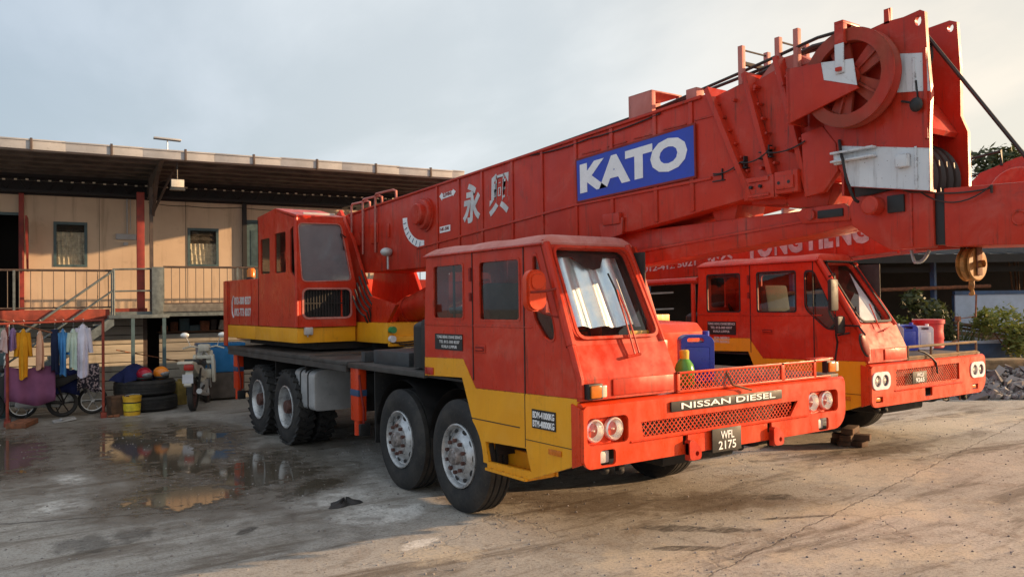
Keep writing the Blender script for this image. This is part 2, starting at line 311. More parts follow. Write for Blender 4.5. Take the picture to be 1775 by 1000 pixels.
def mat_roof():
    t = NT('dull_metal_roof_sheet'); n = t.noise(1.2, 5, .6)
    return t.bsdf(t.mix(t.rng(n, .3, .7), (.045, .047, .05), (.085, .085, .088)), .6)
M['shedroof'] = mat_roof()
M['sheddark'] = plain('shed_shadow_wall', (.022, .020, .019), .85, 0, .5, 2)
M['bluewhite'] = plain('blue_white_panel', (.36, .42, .52), .6, 0, .12, 2)
M['bluesteel'] = plain('blue_steel', (.035, .075, .16), .6, 0, .3, 3)

# ------------------------------------------------------------------ mesh helpers
def V(*a): return Vector(a)
class MB:
    """collects shapes and links them as one mesh object"""
    def __init__(s): s.bm = bmesh.new(); s.mi = 0
    def _merge(s, t, norm=True):
        if norm: bmesh.ops.recalc_face_normals(t, faces=t.faces)
        for f in t.faces: f.material_index = s.mi
        me = bpy.data.meshes.new('tmp'); t.to_mesh(me); t.free(); s.bm.from_mesh(me); bpy.data.meshes.remove(me); return s
    def box(s, c, size, rot=None, bev=0., seg=2):
        t = bmesh.new(); bmesh.ops.create_cube(t, size=1)
        bmesh.ops.scale(t, vec=Vector(size), verts=t.verts)
        if bev: bmesh.ops.bevel(t, geom=t.edges[:], offset=bev, segments=seg, affect='EDGES', profile=.6)
        if rot is not None: bmesh.ops.transform(t, matrix=rot.to_4x4(), verts=t.verts)
        bmesh.ops.translate(t, vec=Vector(c), verts=t.verts); return s._merge(t)
    def bb(s, x0, x1, y0, y1, z0, z1, bev=0., seg=2):
        return s.box(((x0+x1)/2, (y0+y1)/2, (z0+z1)/2), (abs(x1-x0), abs(y1-y0), abs(z1-z0)), None, bev, seg)
    def prism(s, pts, vec, bev=0.):
        t = bmesh.new(); f = t.faces.new([t.verts.new(p) for p in pts])
        r = bmesh.ops.extrude_face_region(t, geom=[f]); bmesh.ops.translate(t, vec=Vector(vec), verts=[v for v in r['geom'] if isinstance(v, bmesh.types.BMVert)])
        bmesh.ops.recalc_face_normals(t, faces=t.faces)
        if bev: bmesh.ops.bevel(t, geom=t.edges[:], offset=bev, segments=2, affect='EDGES', profile=.6)
        return s._merge(t)
    def plate(s, outline, holes, O, ax, ay, th):
        O, ax, ay = Vector(O), Vector(ax), Vector(ay); n = ax.cross(ay).normalized(); t = bmesh.new(); ed = []
        for loop in [outline]+list(holes):
            vs = [t.verts.new(O+ax*p[0]+ay*p[1]) for p in loop]
            ed += [t.edges.new((vs[i], vs[(i+1) % len(vs)])) for i in range(len(vs))]
        bmesh.ops.triangle_fill(t, edges=ed, use_beauty=True, normal=n)
        if th:
            r = bmesh.ops.extrude_face_region(t, geom=t.faces[:]); bmesh.ops.translate(t, vec=n*th, verts=[v for v in r['geom'] if isinstance(v, bmesh.types.BMVert)])
        return s._merge(t)
    def quads(s, rows, close=False):
        """grid of points -> faces"""
        t = bmesh.new(); g = [[t.verts.new(p) for p in row] for row in rows]
        for i in range(len(g)-1):
            n = len(g[i])
            for j in range(n if close else n-1): t.faces.new((g[i][j], g[i][(j+1) % n], g[i+1][(j+1) % n], g[i+1][j]))
        return s._merge(t)
    def tube(s, pts, r, n=8):
        pts = [Vector(p) for p in pts]; rows = []; up = Vector((0, 0, 1))
        for i, p in enumerate(pts):
            d = (pts[min(i+1, len(pts)-1)]-pts[max(i-1, 0)]).normalized()
            a = d.cross(up); a = a.normalized() if a.length > 1e-3 else d.cross(Vector((1, 0, 0))).normalized(); b = d.cross(a)
            rr = r[i] if isinstance(r, (list, tuple)) else r
            rows.append([p+(a*math.cos(k*math.tau/n)+b*math.sin(k*math.tau/n))*rr for k in range(n)])
        t = bmesh.new(); g = [[t.verts.new(p) for p in row] for row in rows]
        for i in range(len(g)-1):
            for j in range(n): t.faces.new((g[i][j], g[i][(j+1) % n], g[i+1][(j+1) % n], g[i+1][j]))
        t.faces.new(g[0]); t.faces.new(g[-1]); return s._merge(t)
    def cyl(s, a, b, r, n=24): return s.tube([a, b], r, n)
    def lathe(s, prof, O, axis, n=32):
        O, ax = Vector(O), Vector(axis).normalized(); a = ax.orthogonal().normalized(); b = ax.cross(a); t = bmesh.new(); g = []
        for r, h in prof:
            g.append([t.verts.new(O+ax*h+(a*math.cos(k*math.tau/n)+b*math.sin(k*math.tau/n))*max(r, 1e-4)) for k in range(n)])
        for i in range(len(g)-1):
            for j in range(n): t.faces.new((g[i][j], g[i][(j+1) % n], g[i+1][(j+1) % n], g[i+1][j]))
        if prof[0][0] > 1e-3 and prof[0] != prof[-1]: pass
        bmesh.ops.remove_doubles(t, verts=t.verts, dist=1e-4)
        return s._merge(t)
    def sphere(s, c, r, scale=(1, 1, 1), n=16, rot=None):
        t = bmesh.new(); bmesh.ops.create_uvsphere(t, u_segments=n, v_segments=max(6, n*2//3), radius=r)
        bmesh.ops.scale(t, vec=Vector(scale), verts=t.verts)
        if rot is not None: bmesh.ops.transform(t, matrix=rot.to_4x4(), verts=t.verts)
        bmesh.ops.translate(t, vec=Vector(c), verts=t.verts); return s._merge(t)
    def rope(s, pts, r, n=6, sag=0., k=8):
        """tube through points, each span sagging"""
        P = [Vector(p) for p in pts]; out = []
        for a, b in zip(P[:-1], P[1:]):
            for i in range(k): f = i/k; q = a.lerp(b, f); q.z -= sag*4*f*(1-f); out.append(q)
        out.append(P[-1]); return s.tube(out, r, n)
    def lattice(s, O, ax, ay, w, h, step, bw, th, skew=1.0):
        """expanded metal: two families of thin flat bars clipped to a w x h rectangle"""
        O, ax, ay = Vector(O), Vector(ax).normalized(), Vector(ay).normalized(); n = ax.cross(ay)
        for sg in (1, -1):
            k = -int(h*skew/step)-1
            while k*step < w+h*skew:
                x0 = k*step if sg == 1 else k*step; a = (x0, 0.); b = (x0+sg*h*skew, h); k += 1
                def clip(p, q):
                    (xa, ya), (xb, yb) = p, q; t0, t1 = 0., 1.; dx = xb-xa
                    for lim, si in ((0, 1), (w, -1)):
                        da, db = si*(xa-lim), si*(xb-lim)
                        if da < 0 and db < 0: return None
                        if da < 0: t0 = max(t0, da/(da-db))
                        if db < 0: t1 = min(t1, da/(da-db))
                    return None if t1-t0 < .02 else ((xa+dx*t0, ya+(yb-ya)*t0), (xa+dx*t1, ya+(yb-ya)*t1))
                c = clip(a, b)
                if not c: continue
                p, q = (O+ax*c[0][0]+ay*c[0][1], O+ax*c[1][0]+ay*c[1][1]); d = (q-p).normalized(); sd = d.cross(n)*bw/2; nn = n*th/2*(1 if sg == 1 else .8)
                vs = [s.bm.verts.new(v) for v in (p+sd+nn, p-sd+nn, p-sd-nn, p+sd-nn, q+sd+nn, q-sd+nn, q-sd-nn, q+sd-nn)]
                for f in ((0, 1, 5, 4), (1, 2, 6, 5), (2, 3, 7, 6), (3, 0, 4, 7), (3, 2, 1, 0), (4, 5, 6, 7)): s.bm.faces.new([vs[i] for i in f]).material_index = s.mi
        return s
    def build(s, name, mat, parent=None, org=None, angle=35, sub=0):
        if org is None: org = root_org(parent) if parent else Vector((0, 0, 0))
        bmesh.ops.translate(s.bm, vec=-Vector(org), verts=s.bm.verts)
        me = bpy.data.meshes.new(name); s.bm.to_mesh(me); s.bm.free()
        for m in (mat if isinstance(mat, (list, tuple)) else [mat]): me.materials.append(M[m] if isinstance(m, str) else m)
        if len(me.polygons):
            me.polygons.foreach_set('use_smooth', [True]*len(me.polygons)); me.set_sharp_from_angle(angle=R(angle))
        o = bpy.data.objects.new(name, me); C.objects.link(o)
        if parent: o.parent = parent
        if sub:
            md = o.modifiers.new('subsurf', 'SUBSURF'); md.levels = md.render_levels = sub
        return o
ORG = {}
def root_org(o):
    while o.parent: o = o.parent
    return ORG.get(o.name, Vector((0, 0, 0)))
def tag(o, label=None, cat=None, group=None, kind=None):
    for k, v in (('label', label), ('category', cat), ('group', group), ('kind', kind)):
        if v: o[k] = v
    return o
def thing(name, label, cat, loc=(0, 0, 0), rz=0., group=None, org=None):
    """Empty at the thing's base; its parts are drawn in coordinates whose origin is org"""
    o = bpy.data.objects.new(name, None); C.objects.link(o); o.location = loc; o.rotation_euler = (0, 0, rz); o.empty_display_size = .3
    ORG[o.name] = Vector(org) if org is not None else Vector((0, 0, 0))
    return tag(o, label, cat, group)
def single(mb, name, mat, label, cat, loc, rz=0., group=None, **k):
    o = mb.build(name, mat, None, **k); o.location = loc; o.rotation_euler = (0, 0, rz); return tag(o, label, cat, group)
def lettering(text, parent, O, ax, up, w, h, mat, depth=.003, bold=.0, name='lettering', shear=0.):
    cu = bpy.data.curves.new('lettering', 'FONT'); cu.body = text; cu.size = 1; cu.extrude = .004; cu.offset = bold; cu.resolution_u = 3; cu.shear = shear
    cu.align_x = 'CENTER'; cu.space_line = .9
    o = bpy.data.objects.new('lettering_tmp', cu); C.objects.link(o); bpy.context.view_layer.update()
    me = bpy.data.meshes.new_from_object(o.evaluated_get(bpy.context.evaluated_depsgraph_get())); bpy.data.objects.remove(o)
    xs = [v.co.x for v in me.vertices]; ys = [v.co.y for v in me.vertices]; zs = [v.co.z for v in me.vertices]
    O, ax, up = Vector(O), Vector(ax).normalized(), Vector(up).normalized(); n = ax.cross(up); og = root_org(parent)
    for v in me.vertices:
        v.co = O + ax*(v.co.x-min(xs))/(max(xs)-min(xs))*w + up*(v.co.y-min(ys))/(max(ys)-min(ys))*h + n*((v.co.z-min(zs))/(max(zs)-min(zs)))*depth - og
    me.materials.clear(); me.materials.append(M[mat]); me.name = name
    q = bpy.data.objects.new(name, me); C.objects.link(q); q.parent = parent; return q
def rrect(x0, x1, y0, y1, r, n=4):
    r = r if isinstance(r, (list, tuple)) else (r,)*4; out = []
    for (cx, cy, a0, rr) in ((x1-r[0], y1-r[0], 0, r[0]), (x0+r[1], y1-r[1], 90, r[1]), (x0+r[2], y0+r[2], 180, r[2]), (x1-r[3], y0+r[3], 270, r[3])):
        for i in range(n+1): a = R(a0+90*i/n); out.append((cx+rr*math.cos(a), cy+rr*math.sin(a)))
    return out
def roundpoly(pts, r, n=4):
    """rounds the corners of a polygon"""
    out = []; P = [Vector((*p, 0)) for p in pts]
    for i, p in enumerate(P):
        a, b = P[i-1]-p, P[(i+1) % len(P)]-p; k = min(r, a.length*.45, b.length*.45)
        A, B = p+a.normalized()*k, p+b.normalized()*k
        for j in range(n+1): f = j/n; q = A*(1-f)**2+p*2*f*(1-f)+B*f*f; out.append((q.x, q.y))
    return out
def copy_tree(o, parent=None):
    c = o.copy(); C.objects.link(c); c.parent = parent
    for ch in list(o.children): copy_tree(ch, c)
    return c
# ------------------------------------------------------------------ truck cranes
TORG = (4.11, 4.95, 0)
SX = dict(ax=(0, 1, 0), ay=(0, 0, 1))       # side plates: (y, z) on a plane of constant x, thickness towards +x

def make_tyre(mb, c, r, w, side, lug):
    """c = hub centre on the outer sidewall plane, tyre reaches inward; side=-1 when the outer face looks to -x"""
    ax = V(side, 0, 0); h = lambda d: -d
    prof = [(.315, h(.05)), (.325, h(.012)), (.345, h(.008)), (.40, h(-.006)), (.47, h(-.008)), (.515, h(.012)), (r-.022, h(.022)), (r-.006, h(.034))]
    if not lug:
        g = [.034, .085, .092, .10, .107, .155, .162, .172, .179, .225, .232, .242, .25]
        for i, d in enumerate(g): prof.append((r if (i % 4 in (0, 1)) else r-.02, h(d)))
        prof += [(r, h(w-.03)), (r-.02, h(w-.02))]
    else: prof += [(r-.022, h(.05)), (r-.022, h(w-.05)), (r-.01, h(w-.03))]
    prof += [(.47, h(w)), (.34, h(w)), (.315, h(w-.04)), (.315, h(.05))]
    mb.lathe(prof, c, ax, 48)
    if lug:
        n = 26
        for k in range(n):
            for s_, off in ((0, 0), (1, .5)):
                a = (k+off)/n*math.tau; rot = Matrix.Rotation(a, 3, 'X')
                x = c[0]-side*(.075 if s_ == 0 else w-.075)
                p = V(x, c[1], c[2])+rot @ V(0, 0, r-.012)
                mb.box(p, (.15, .075, .034), rot @ Matrix.Rotation(R(22 if s_ else -22), 3, 'Z'))
def make_rim_steer(c, side, root, parent):
    ax = V(side, 0, 0)
    m = MB(); m.lathe([(.316, -.06), (.318, .0), (.305, .006), (.292, -.012), (.284, -.05), (.27, -.055), (.215, -.022), (.185, .0), (.16, .012), (.145, .012), (.14, .012), (.0, .012)], c, ax, 40)
    rim = m.build('rim', 'rim', parent)
    h = MB()
    for k in range(10):
        a = k/10*math.tau; p = V(c[0]+side*-.034, c[1]+.243*math.cos(a), c[2]+.243*math.sin(a)); rot = Matrix.Rotation(a+math.pi/2, 3, 'X')
        h.sphere(p, .03, (.28, 1.25, .8), 10, rot)
    h.mi = 1
    h.lathe([(.135, .0), (.135, -.05), (.262, -.055), (.262, -.068), (.13, -.062)], c, ax, 30)
    h.mi = 1
    for k in range(10):
        a = (k+.5)/10*math.tau; p = V(c[0]-side*.006, c[1]+.155*math.cos(a), c[2]+.155*math.sin(a)); h.cyl(p, p+V(side*.053, 0, 0), .02, 6)
    h.mi = 2; h.lathe([(.172, .0125), (.172, .0), (.135, .0), (.135, .0145), (.172, .0145)], c, ax, 30)
    h.build('nut_ring', ['black', 'nut', 'rim'], parent)
    hb = MB(); hb.lathe([(.0, .075), (.05, .075), (.062, .066), (.082, .06), (.088, .01), (.088, -.02)], c, ax, 24)
    for k in range(8):
        a = k/8*math.tau; p = V(c[0]+side*.058, c[1]+.066*math.cos(a), c[2]+.066*math.sin(a)); hb.cyl(p, p+V(side*.014, 0, 0), .009, 6)
    hb.build('hub', 'hubgrey', parent)
def make_rim_drive(c, side, parent):
    ax = V(side, 0, 0)
    MB().lathe([(.316, -.06), (.32, .0), (.306, .005), (.294, -.01), (.287, -.12), (.282, -.16), (.16, -.175), (.1, -.175), (0, -.175)], c, ax, 40).build('rim', 'rim', parent)
    hb = MB(); hb.lathe([(0, .0), (.09, .0), (.10, -.02), (.105, -.17)], c, ax, 20)
    for k in range(10):
        a = k/10*math.tau; p = V(c[0]-side*.175, c[1]+.155*math.cos(a), c[2]+.155*math.sin(a)); hb.cyl(p, p+V(side*.04, 0, 0), .018, 6)
    hb.build('hub', 'nut', parent)

def make_truck(kind, loc, label, group):
    A = kind == 'A'; RX = 7.66 if A else 6.96; CW = 5.20 if A else 4.98; MID = (4.12+RX)/2; TY = 5.45 if A else 5.66
    root = thing('crane_truck', label, 'truck crane', loc, 0, group, TORG)
    def P(name, mb, mat, par=None, **k): return mb.build(name, mat, par or root, **k)
    # ---- chassis, axles, deck
    m = MB(); m.bb(MID-.55, MID-.25, 5.2, 15.2, .78, 1.20); m.bb(MID+.25, MID+.55, 5.2, 15.2, .78, 1.20)
    for y in (5.6, 7.5, 9.3, 10.6, 12.55, 14.3): m.bb(MID-.3, MID+.3, y-.1, y+.1, .80, 1.1)
    m.bb(MID-.5, MID+.5, 5.35, 6.5, .52, 1.18, .05); m.bb(MID-.45, MID+.45, 8.7, 10.3, .5, 1.0, .05)  # dark boxes added to block light under the truck
    m.bb(4.75, RX-.6, 6.2, 6.28, .9, 1.24); m.bb(4.75, RX-.6, 7.5, 7.56, .55, 1.24); m.bb(4.75, RX-.6, 8.95, 9.03, .5, 1.26); m.bb(4.72, 4.78, 6.3, 9.0, .9, 1.26)
    m.bb(4.9, RX-.8, 11.0, 11.1, .5, 1.28); m.bb(4.9, RX-.8, 14.2, 14.3, .5, 1.28)
    m.bb(4.9, 4.98, 11.1, 14.2, .75, 1.28); m.bb(RX-.88, RX-.8, 6, 14.2, .75, 1.24)
    m.bb(4.55, 5.1, 5.2, 6.2, .72, 1.0)
    P('chassis', m, 'under')
    for y in (6.9, 8.17, 11.9, 13.2):
        ax = MB(); ax.cyl((4.5, y, .55), (RX-.4, y, .55), .085, 12); ax.sphere((MID, y, .55), .24, (1, .9, 1), 14); P('axle', ax, 'under')
    d = MB(); d.bb(4.12, 4.86, 7.57, 9.58, 1.275, 1.335, .008); d.bb(4.12, RX-.05, 9.6, 10.9, 1.30, 1.345, .006); d.bb(4.12, RX-.05, 10.905, 14.95, 1.30, 1.362, .008)
    d.bb(CW+.02, RX-.04, 5.0, 7.5, 1.235, 1.275, .005); d.bb(4.12, 4.17, 9.62, 14.9, 1.22, 1.298); d.bb(4.9, RX-.05, 7.57, 9.58, 1.25, 1.30)
    P('deck', d, 'deck')
    # ---- wheels
    specs = [(6.9, 'steer'), (8.17, 'steer'), (11.9, 'drive'), (13.2, 'drive')]
    protos = {}
    for y, t in specs:
        for side in (-1, 1):
            key = (t, side); X = 4.12 if side < 0 else (RX-.66 if A else RX-.06); c = V(X, y, .555)
            if key in protos:
                w = copy_tree(protos[key][0], root); w.location = w.location+V(0, y-protos[key][1], 0); continue
            w = MB().lathe([(.1, -.30), (.2, -.30), (.2, -.14), (.1, -.14), (.1, -.30)], c, V(side, 0, 0), 16).build('wheel', 'under', root)
            ty = MB()
            if t == 'steer': make_tyre(ty, c, .555, .30, side, False)
            else: make_tyre(ty, c, .555, .27, side, True); make_tyre(ty, c-V(side*.33, 0, 0), .555, .27, side, True)
            ty.build('tyre', 'rubber', w)
            make_rim_steer(c, side, root, w) if t == 'steer' else make_rim_drive(c, side, w)
            protos[key] = (w, y)
    # ---- cab: left side skin with window openings
    dw = (5.80, 6.46, 1.90, 2.45) if A else (6.00, 6.62, 1.89, 2.43)
    rw = (6.75, 7.34, 1.91, 2.45) if A else (6.92, 7.52, 1.89, 2.43)
    tri = [(5.60, 2.47), (5.545, 2.47), (5.31, 1.86), (5.30, 1.735), (5.42, 1.735), (5.60, 1.93)] if A else [(5.86, 2.42), (5.72, 2.42), (5.40, 1.78), (5.40, 1.67), (5.55, 1.67), (5.86, 1.93)]
    REAR = 7.54 if A else 7.72
    red = [(REAR, 1.50), (6.77, 1.52), (6.545, 1.252), (4.985, 1.283), (5.0, 1.42), (5.12, 1.71), (TY, 2.56), (REAR-.05, 2.56), (REAR, 1.9)]
    holes = [rrect(*dw, .035), rrect(*rw, .035), roundpoly(tri, .07)]
    cab = MB(); cab.plate(red, holes, (4.12, 0, 0), th=.03, **SX)
    cab.bb(4.114, 4.13, 5.62, REAR-.02, 1.838, 1.852, .004)                                                # belt crease
    cab.plate([(REAR, 1.3), (5.2, 1.3), (5.12, 1.71), (TY, 2.56), (REAR-.05, 2.56), (REAR, 1.9)], [rrect(5.95, 7.2, 1.95, 2.42, .04)], (CW-.03, 0, 0), th=.03, **SX)   # inner side of the half cab
    cab.plate([(4.15, 1.3), (CW-.03, 1.3), (CW-.03, 2.56), (4.15, 2.56)], [rrect(4.4, CW-.25, 1.95, 2.4, .04)], (0, REAR-.03, 0), (1, 0, 0), (0, 0, 1), -.03)
    # windscreen frame, in its sloping plane
    sl_ = V(0, TY-5.12, .86); LS = sl_.length/.921; sl = sl_.normalized()*LS; top = CW-.10
    cab.plate([(4.12, 0), (CW, 0), (top, .955), (4.12, .955)], [roundpoly([(4.215, .055), (CW-.075, .055), (top-.075, .88), (4.185, .88)], .09)], (0, 5.11, 1.70), (1, 0, 0), sl, -.05)
    cab.tube([(4.145, 5.125, 1.70), (4.148, 5.125+(TY-5.12)*.5, 2.13), (4.15, TY+.005, 2.56)], .042, 10)
    cab.tube([(CW-.03, 5.125, 1.70), (top-.025, TY+.005, 2.56)], .04, 10)
    # nose panel under the windscreen
    cab.plate([(4.12, 0), (CW, 0), (CW, .33), (4.12, .33)], [], (0, 4.985, 1.43), (1, 0, 0), V(0, .125, .27).normalized(), -.03)
    cab.plate([(4.115, 1.262), (CW, 1.262), (CW, 1.432), (4.115, 1.432)], [], (0, 4.985, 0), (1, 0, 0), (0, 0, 1), -.04)
    cab.tube([(4.14, 5.005, 1.29), (4.14, 5.01, 1.43), (4.145, 5.125, 1.70)], .034, 10)
    cab.bb(4.46, CW-.04, 4.972, 4.985, 1.285, 1.42, .006); 
    cab.mi = 1; cab.bb(4.15, CW-.03, 5.2, REAR-.03, 1.285, 1.31)
    cabo = P('cab_body', cab, ['orange' if False else 'red', 'black'])
    # roof with rolled edge
    rows = []
    for ins, z in ((0, 2.55), (.0, 2.567), (.035, 2.60), (.09, 2.632), (.17, 2.646), (.45, 2.652)):
        x0, x1, y0, y1 = 4.105+ins, CW-.075-ins*.8, TY-.015+ins*.55, REAR-.035-ins
        rows.append([(x, y, z+.006*math.sin(y*9)*(ins > 0)) for x, y in [(x0+(x1-x0)*i/6, y0) for i in range(6)]+[(x1, y0+(y1-y0)*i/10) for i in range(10)]+[(x1-(x1-x0)*i/6, y1) for i in range(6)]+[(x0, y1-(y1-y0)*i/10) for i in range(10)]])
    rf = MB(); rf.quads(rows, True)
    t = bmesh.new(); t.faces.new([t.verts.new(p) for p in rows[-1]]); rf._merge(t)
    P('roof', rf, 'faded' if A else 'red')
    g = MB(); g.tube([(4.10, TY, 2.552), (4.10, REAR-.03, 2.552)], .011, 6); P('rain_gutter', g, 'red')
    # door outline and seams
    dl = MB()
    for (y0, z0, y1, z1) in ((5.735, 1.26, 5.735, 2.545), (5.735, 2.545, dw[1]+.09, 2.545), (dw[1]+.12, 1.33, dw[1]+.12, 2.545)):
        dl.bb(4.113, 4.121, min(y0, y1)-.005, max(y0, y1)+.005, min(z0, z1)-.005, max(z0, z1)+.005)
    P('door_gap', dl, 'black')
    hd = MB(); hd.bb(4.112, 4.1185, 6.36, 6.55, 1.59, 1.665, .004); hd.mi = 1; hd.bb(4.1095, 4.1115, 6.375, 6.535, 1.605, 1.65); hd.mi = 0; hd.bb(4.10, 4.1092, 6.39, 6.52, 1.615, 1.632, .002); P('door_handle', hd, ['red', 'darkred'])
    hg = MB(); hg.cyl((4.105, dw[1]+.145, 2.27), (4.105, dw[1]+.145, 2.40), .013, 8); hg.cyl((4.105, dw[1]+.145, 2.08), (4.105, dw[1]+.145, 2.16), .013, 8); P('door_hinge', hg, 'darkred')
    # window glass with rubber seals
    def pane(poly, name='side_window'):
        f = MB(); f.plate(poly, [], (4.136, 0, 0), th=0, **SX); o = P(name, f, 'glass')
        big = [(y+(y-sum(p[0] for p in poly)/len(poly))*.035, z+(z-sum(p[1] for p in poly)/len(poly))*.035) for y, z in poly]
        s_ = MB(); s_.plate(big, [[(y-(y-sum(p[0] for p in poly)/len(poly))*.03, z-(z-sum(p[1] for p in poly)/len(poly))*.03) for y, z in poly]], (4.114, 0, 0), th=.012, **SX); s_.build('window_seal', 'red' if A else 'black', o)
    pane(rrect(*dw, .035)); pane(rrect(*rw, .035)); pane(roundpoly(tri, .07), 'quarter_window')
    if A:
        vb = MB(); vb.bb(4.16, 4.18, 7.0, 7.02, 1.92, 2.44); vb.build('window_bar', 'black', root)
    ws = MB(); gp = [(4.2, .045), (CW-.06, .045), (top-.06, .89), (4.17, .89)]
    ws.plate(roundpoly(gp, .09), [], (0, 5.142, 1.70), (1, 0, 0), sl, 0); wso = P('windscreen', ws, 'glass_ws')
    se = MB(); n_ = V(1, 0, 0).cross(sl).normalized()
    se.plate(roundpoly([(4.20, .04), (CW-.06, .04), (top-.06, .895), (4.17, .895)], .1), [roundpoly([(4.225, .065), (CW-.085, .065), (top-.085, .87), (4.195, .87)], .085)], V(0, 5.11, 1.70)+n_*.018, (1, 0, 0), sl, .014)
    se.build('windscreen_seal', 'red' if A else 'black', wso)
    # interior: seats, dashboard, wheel, lining
    it = MB(); it.bb(4.17, CW-.05, 5.22, 5.45, 1.5, 1.735, .03); it.bb(4.16, CW-.06, 5.5, REAR-.08, 1.32, 1.36); it.bb(4.16, CW-.12, 5.55, REAR-.1, 2.535, 2.548)
    it.bb(CW-.045, CW-.035, 5.3, 5.9, 1.35, 2.5); P('dashboard', it, 'interior')
    st = MB(); st.bb(4.3, 4.85, 6.1, 6.6, 1.5, 1.66, .05); st.box((4.57, 6.66, 1.95), (.5, .13, .62), Matrix.Rotation(R(-8), 3, 'X'), .05); st.bb(4.3, 4.9, 7.2, 7.6, 1.5, 1.7, .05); P('seat', st, 'seat')
    sw = MB(); rt = Matrix.Rotation(R(55), 3, 'X'); cc = V(4.55, 5.62, 1.80)
    sw.tube([cc+rt @ V(.2*math.cos(k/20*math.tau), .2*math.sin(k/20*math.tau), 0) for k in range(21)], .014, 6); sw.tube([cc+rt @ V(-.2, 0, 0), cc+rt @ V(.2, 0, 0)], .012, 6); sw.tube([cc, cc+rt @ V(0, -.05, -.4)], .02, 6); P('steering_wheel', sw, 'black')
    if A:
        # pleated foil sunshade, dark visor strip above it
        sh = MB(); rows = []; N = 110
        for j in range(7):
            f = j/6; row = []
            for i in range(N+1):
                q = i/N; x = 4.195+q*(top-.075-4.195+.085*(1-f)); h = .15+f*.68
                sag = .13*math.exp(-((q-.52)/.13)**2); h = min(h, .83-sag) if j == 6 else h*(1 if j < 5 else 1-sag*.5)
                pl = .030*math.sin(q*math.tau*3.3+.6)+.012*math.sin(q*math.tau*2.0+1)+.0025*math.sin(q*math.tau*9+f)
                row.append(V(x, 5.235, 1.70)+sl*h+n_*(-pl))
            rows.append(row)
        sh.quads(rows); P('sunshade', sh, 'shade', angle=80)
        vs_ = MB(); vs_.plate([(4.19, .80), (4.45, .80), (4.56, .70), (4.66, .68), (4.74, .70), (4.80, .80), (top-.1, .80), (top-.1, .91), (4.17, .91)], [], V(0, 5.19, 1.70), (1, 0, 0), sl, .01); P('sun_visor', vs_, 'black')
        bx = MB(); bx.bb(4.25, 5.0, 5.19, 5.215, 1.745, 1.765, .004); bx.mi = 1; bx.bb(4.88, 5.1, 5.20, 5.24, 1.765, 1.80, .012); P('dash_clutter', bx, ['whiteplastic', 'yellowcap'])
    else:
        pp = MB(); pp.plate([(4.34, .05), (4.74, .04), (CW-.12, .26), (CW-.20, .74), (4.70, .44)], [], V(0, 5.20, 1.70), (1, 0, 0), sl, .006); P('paper_sheet', pp, 'whiteplastic')
    # ---- yellow skirt with wheel arch and step
    sk = MB(); out = [(REAR, 1.50), (6.77, 1.52), (6.545, 1.25), (5.02, 1.28), (5.09, .73), (5.74, .51), (6.35, .51), (6.36, .565), (6.47, .57), (6.62, .97), (6.79, 1.335), (REAR, 1.31)]
    stp = [(6.385, .765), (5.73, .79), (5.70, .69), (5.66, .60), (6.33, .585)]
    sk.plate(out, [stp], (4.116, 0, 0), th=.03, **SX)
    sk.bb(4.09, 4.4, 5.72, 6.36, .505, .53, .006); sk.bb(4.147, 4.36, 5.64, 5.66, .53, .8); sk.bb(4.147, 4.36, 6.38, 6.40, .53, .8); sk.bb(4.36, 4.38, 5.62, 6.42, .53, .68); sk.bb(4.147, 4.38, 5.64, 6.4, .79, .81)
    sk.prism([(4.147, 6.62, .97), (4.147, 6.79, 1.335), (4.147, REAR, 1.31), (4.147, REAR, 1.33), (4.147, 6.77, 1.36), (4.147, 6.60, .99)], (.35, 0, 0))
    sko = P('side_skirt', sk, 'yellow')
    sg = MB(); sg.bb(4.1125, 4.118, 5.82, 6.62, .957, .965); sg.bb(4.1125, 4.118, 5.736, 5.742, .8, 1.255); sg.bb(4.112, 4.118, 5.04, 5.73, .868, .873); sg.build('panel_gap', 'black', sko)
    mk = MB(); mk.bb(4.104, 4.116, 5.23, 5.40, .79, .835, .004); mk.build('marker_light', 'amber', sko)
    rl = MB(); rl.bb(4.102, 4.115, REAR-.19, REAR-.02, 1.325, 1.40, .004); rl.build('reflector', 'redlens', sko)
    # ---- signs on the side
    if A:
        s1 = MB(); s1.bb(4.111, 4.1175, 6.77, 7.31, 1.595, 1.755); s1 = P('name_sign', s1, 'black')
        for i, tx in enumerate(('TONG HENG CRANE SERVICE', 'TEL 012-300 8337', 'KUALA LUMPUR')):
            w = (.50, .40, .30)[i]; lettering(tx, s1, (4.1105, 7.29-(.54-w)/2+.0, 1.71-.048*i), (0, -1, 0), (0, 0, 1), w, .03, 'silverletter', .002, .02)
        s2 = MB(); s2.bb(4.1085, 4.1145, 5.30, 5.63, .985, 1.145); s2 = P('weight_sign', s2, 'black')
        for i, tx in enumerate(('BDM-41000KG', 'BTM-40000KG')): lettering(tx, s2, (4.108, 5.615, 1.072-.075*i), (0, -1, 0), (0, 0, 1), .30, .058, 'white', .002, .03)
    else:
        s1 = MB(); s1.bb(4.111, 4.1175, 7.0, 7.52, 1.56, 1.75); s1 = P('name_sign', s1, 'black')
        for i, tx in enumerate(('TONG HENG CRANE SERVICE', 'TEL 012-300 8337', 'KUALA LUMPUR')): lettering(tx, s1, (4.1105, 7.51-.05*i, 1.70-.055*i), (0, -1, 0), (0, 0, 1), .5-.1*i, .033, 'silverletter', .002, .02)
        lettering('BDM-38000KG\nBTM-36000KG', root, (4.1185, 7.4, 1.44), (0, -1, 0), (0, 0, 1), .28, .09, 'silverletter', .003, .02)
    # ---- bumper
    bp = MB(); gr = [(4.74, 1.045), (6.86, 1.055), (6.74, .915), (4.77, .92)] if A else [(4.66, 1.15), (6.23, 1.16), (6.23, .94), (4.66, .945)]
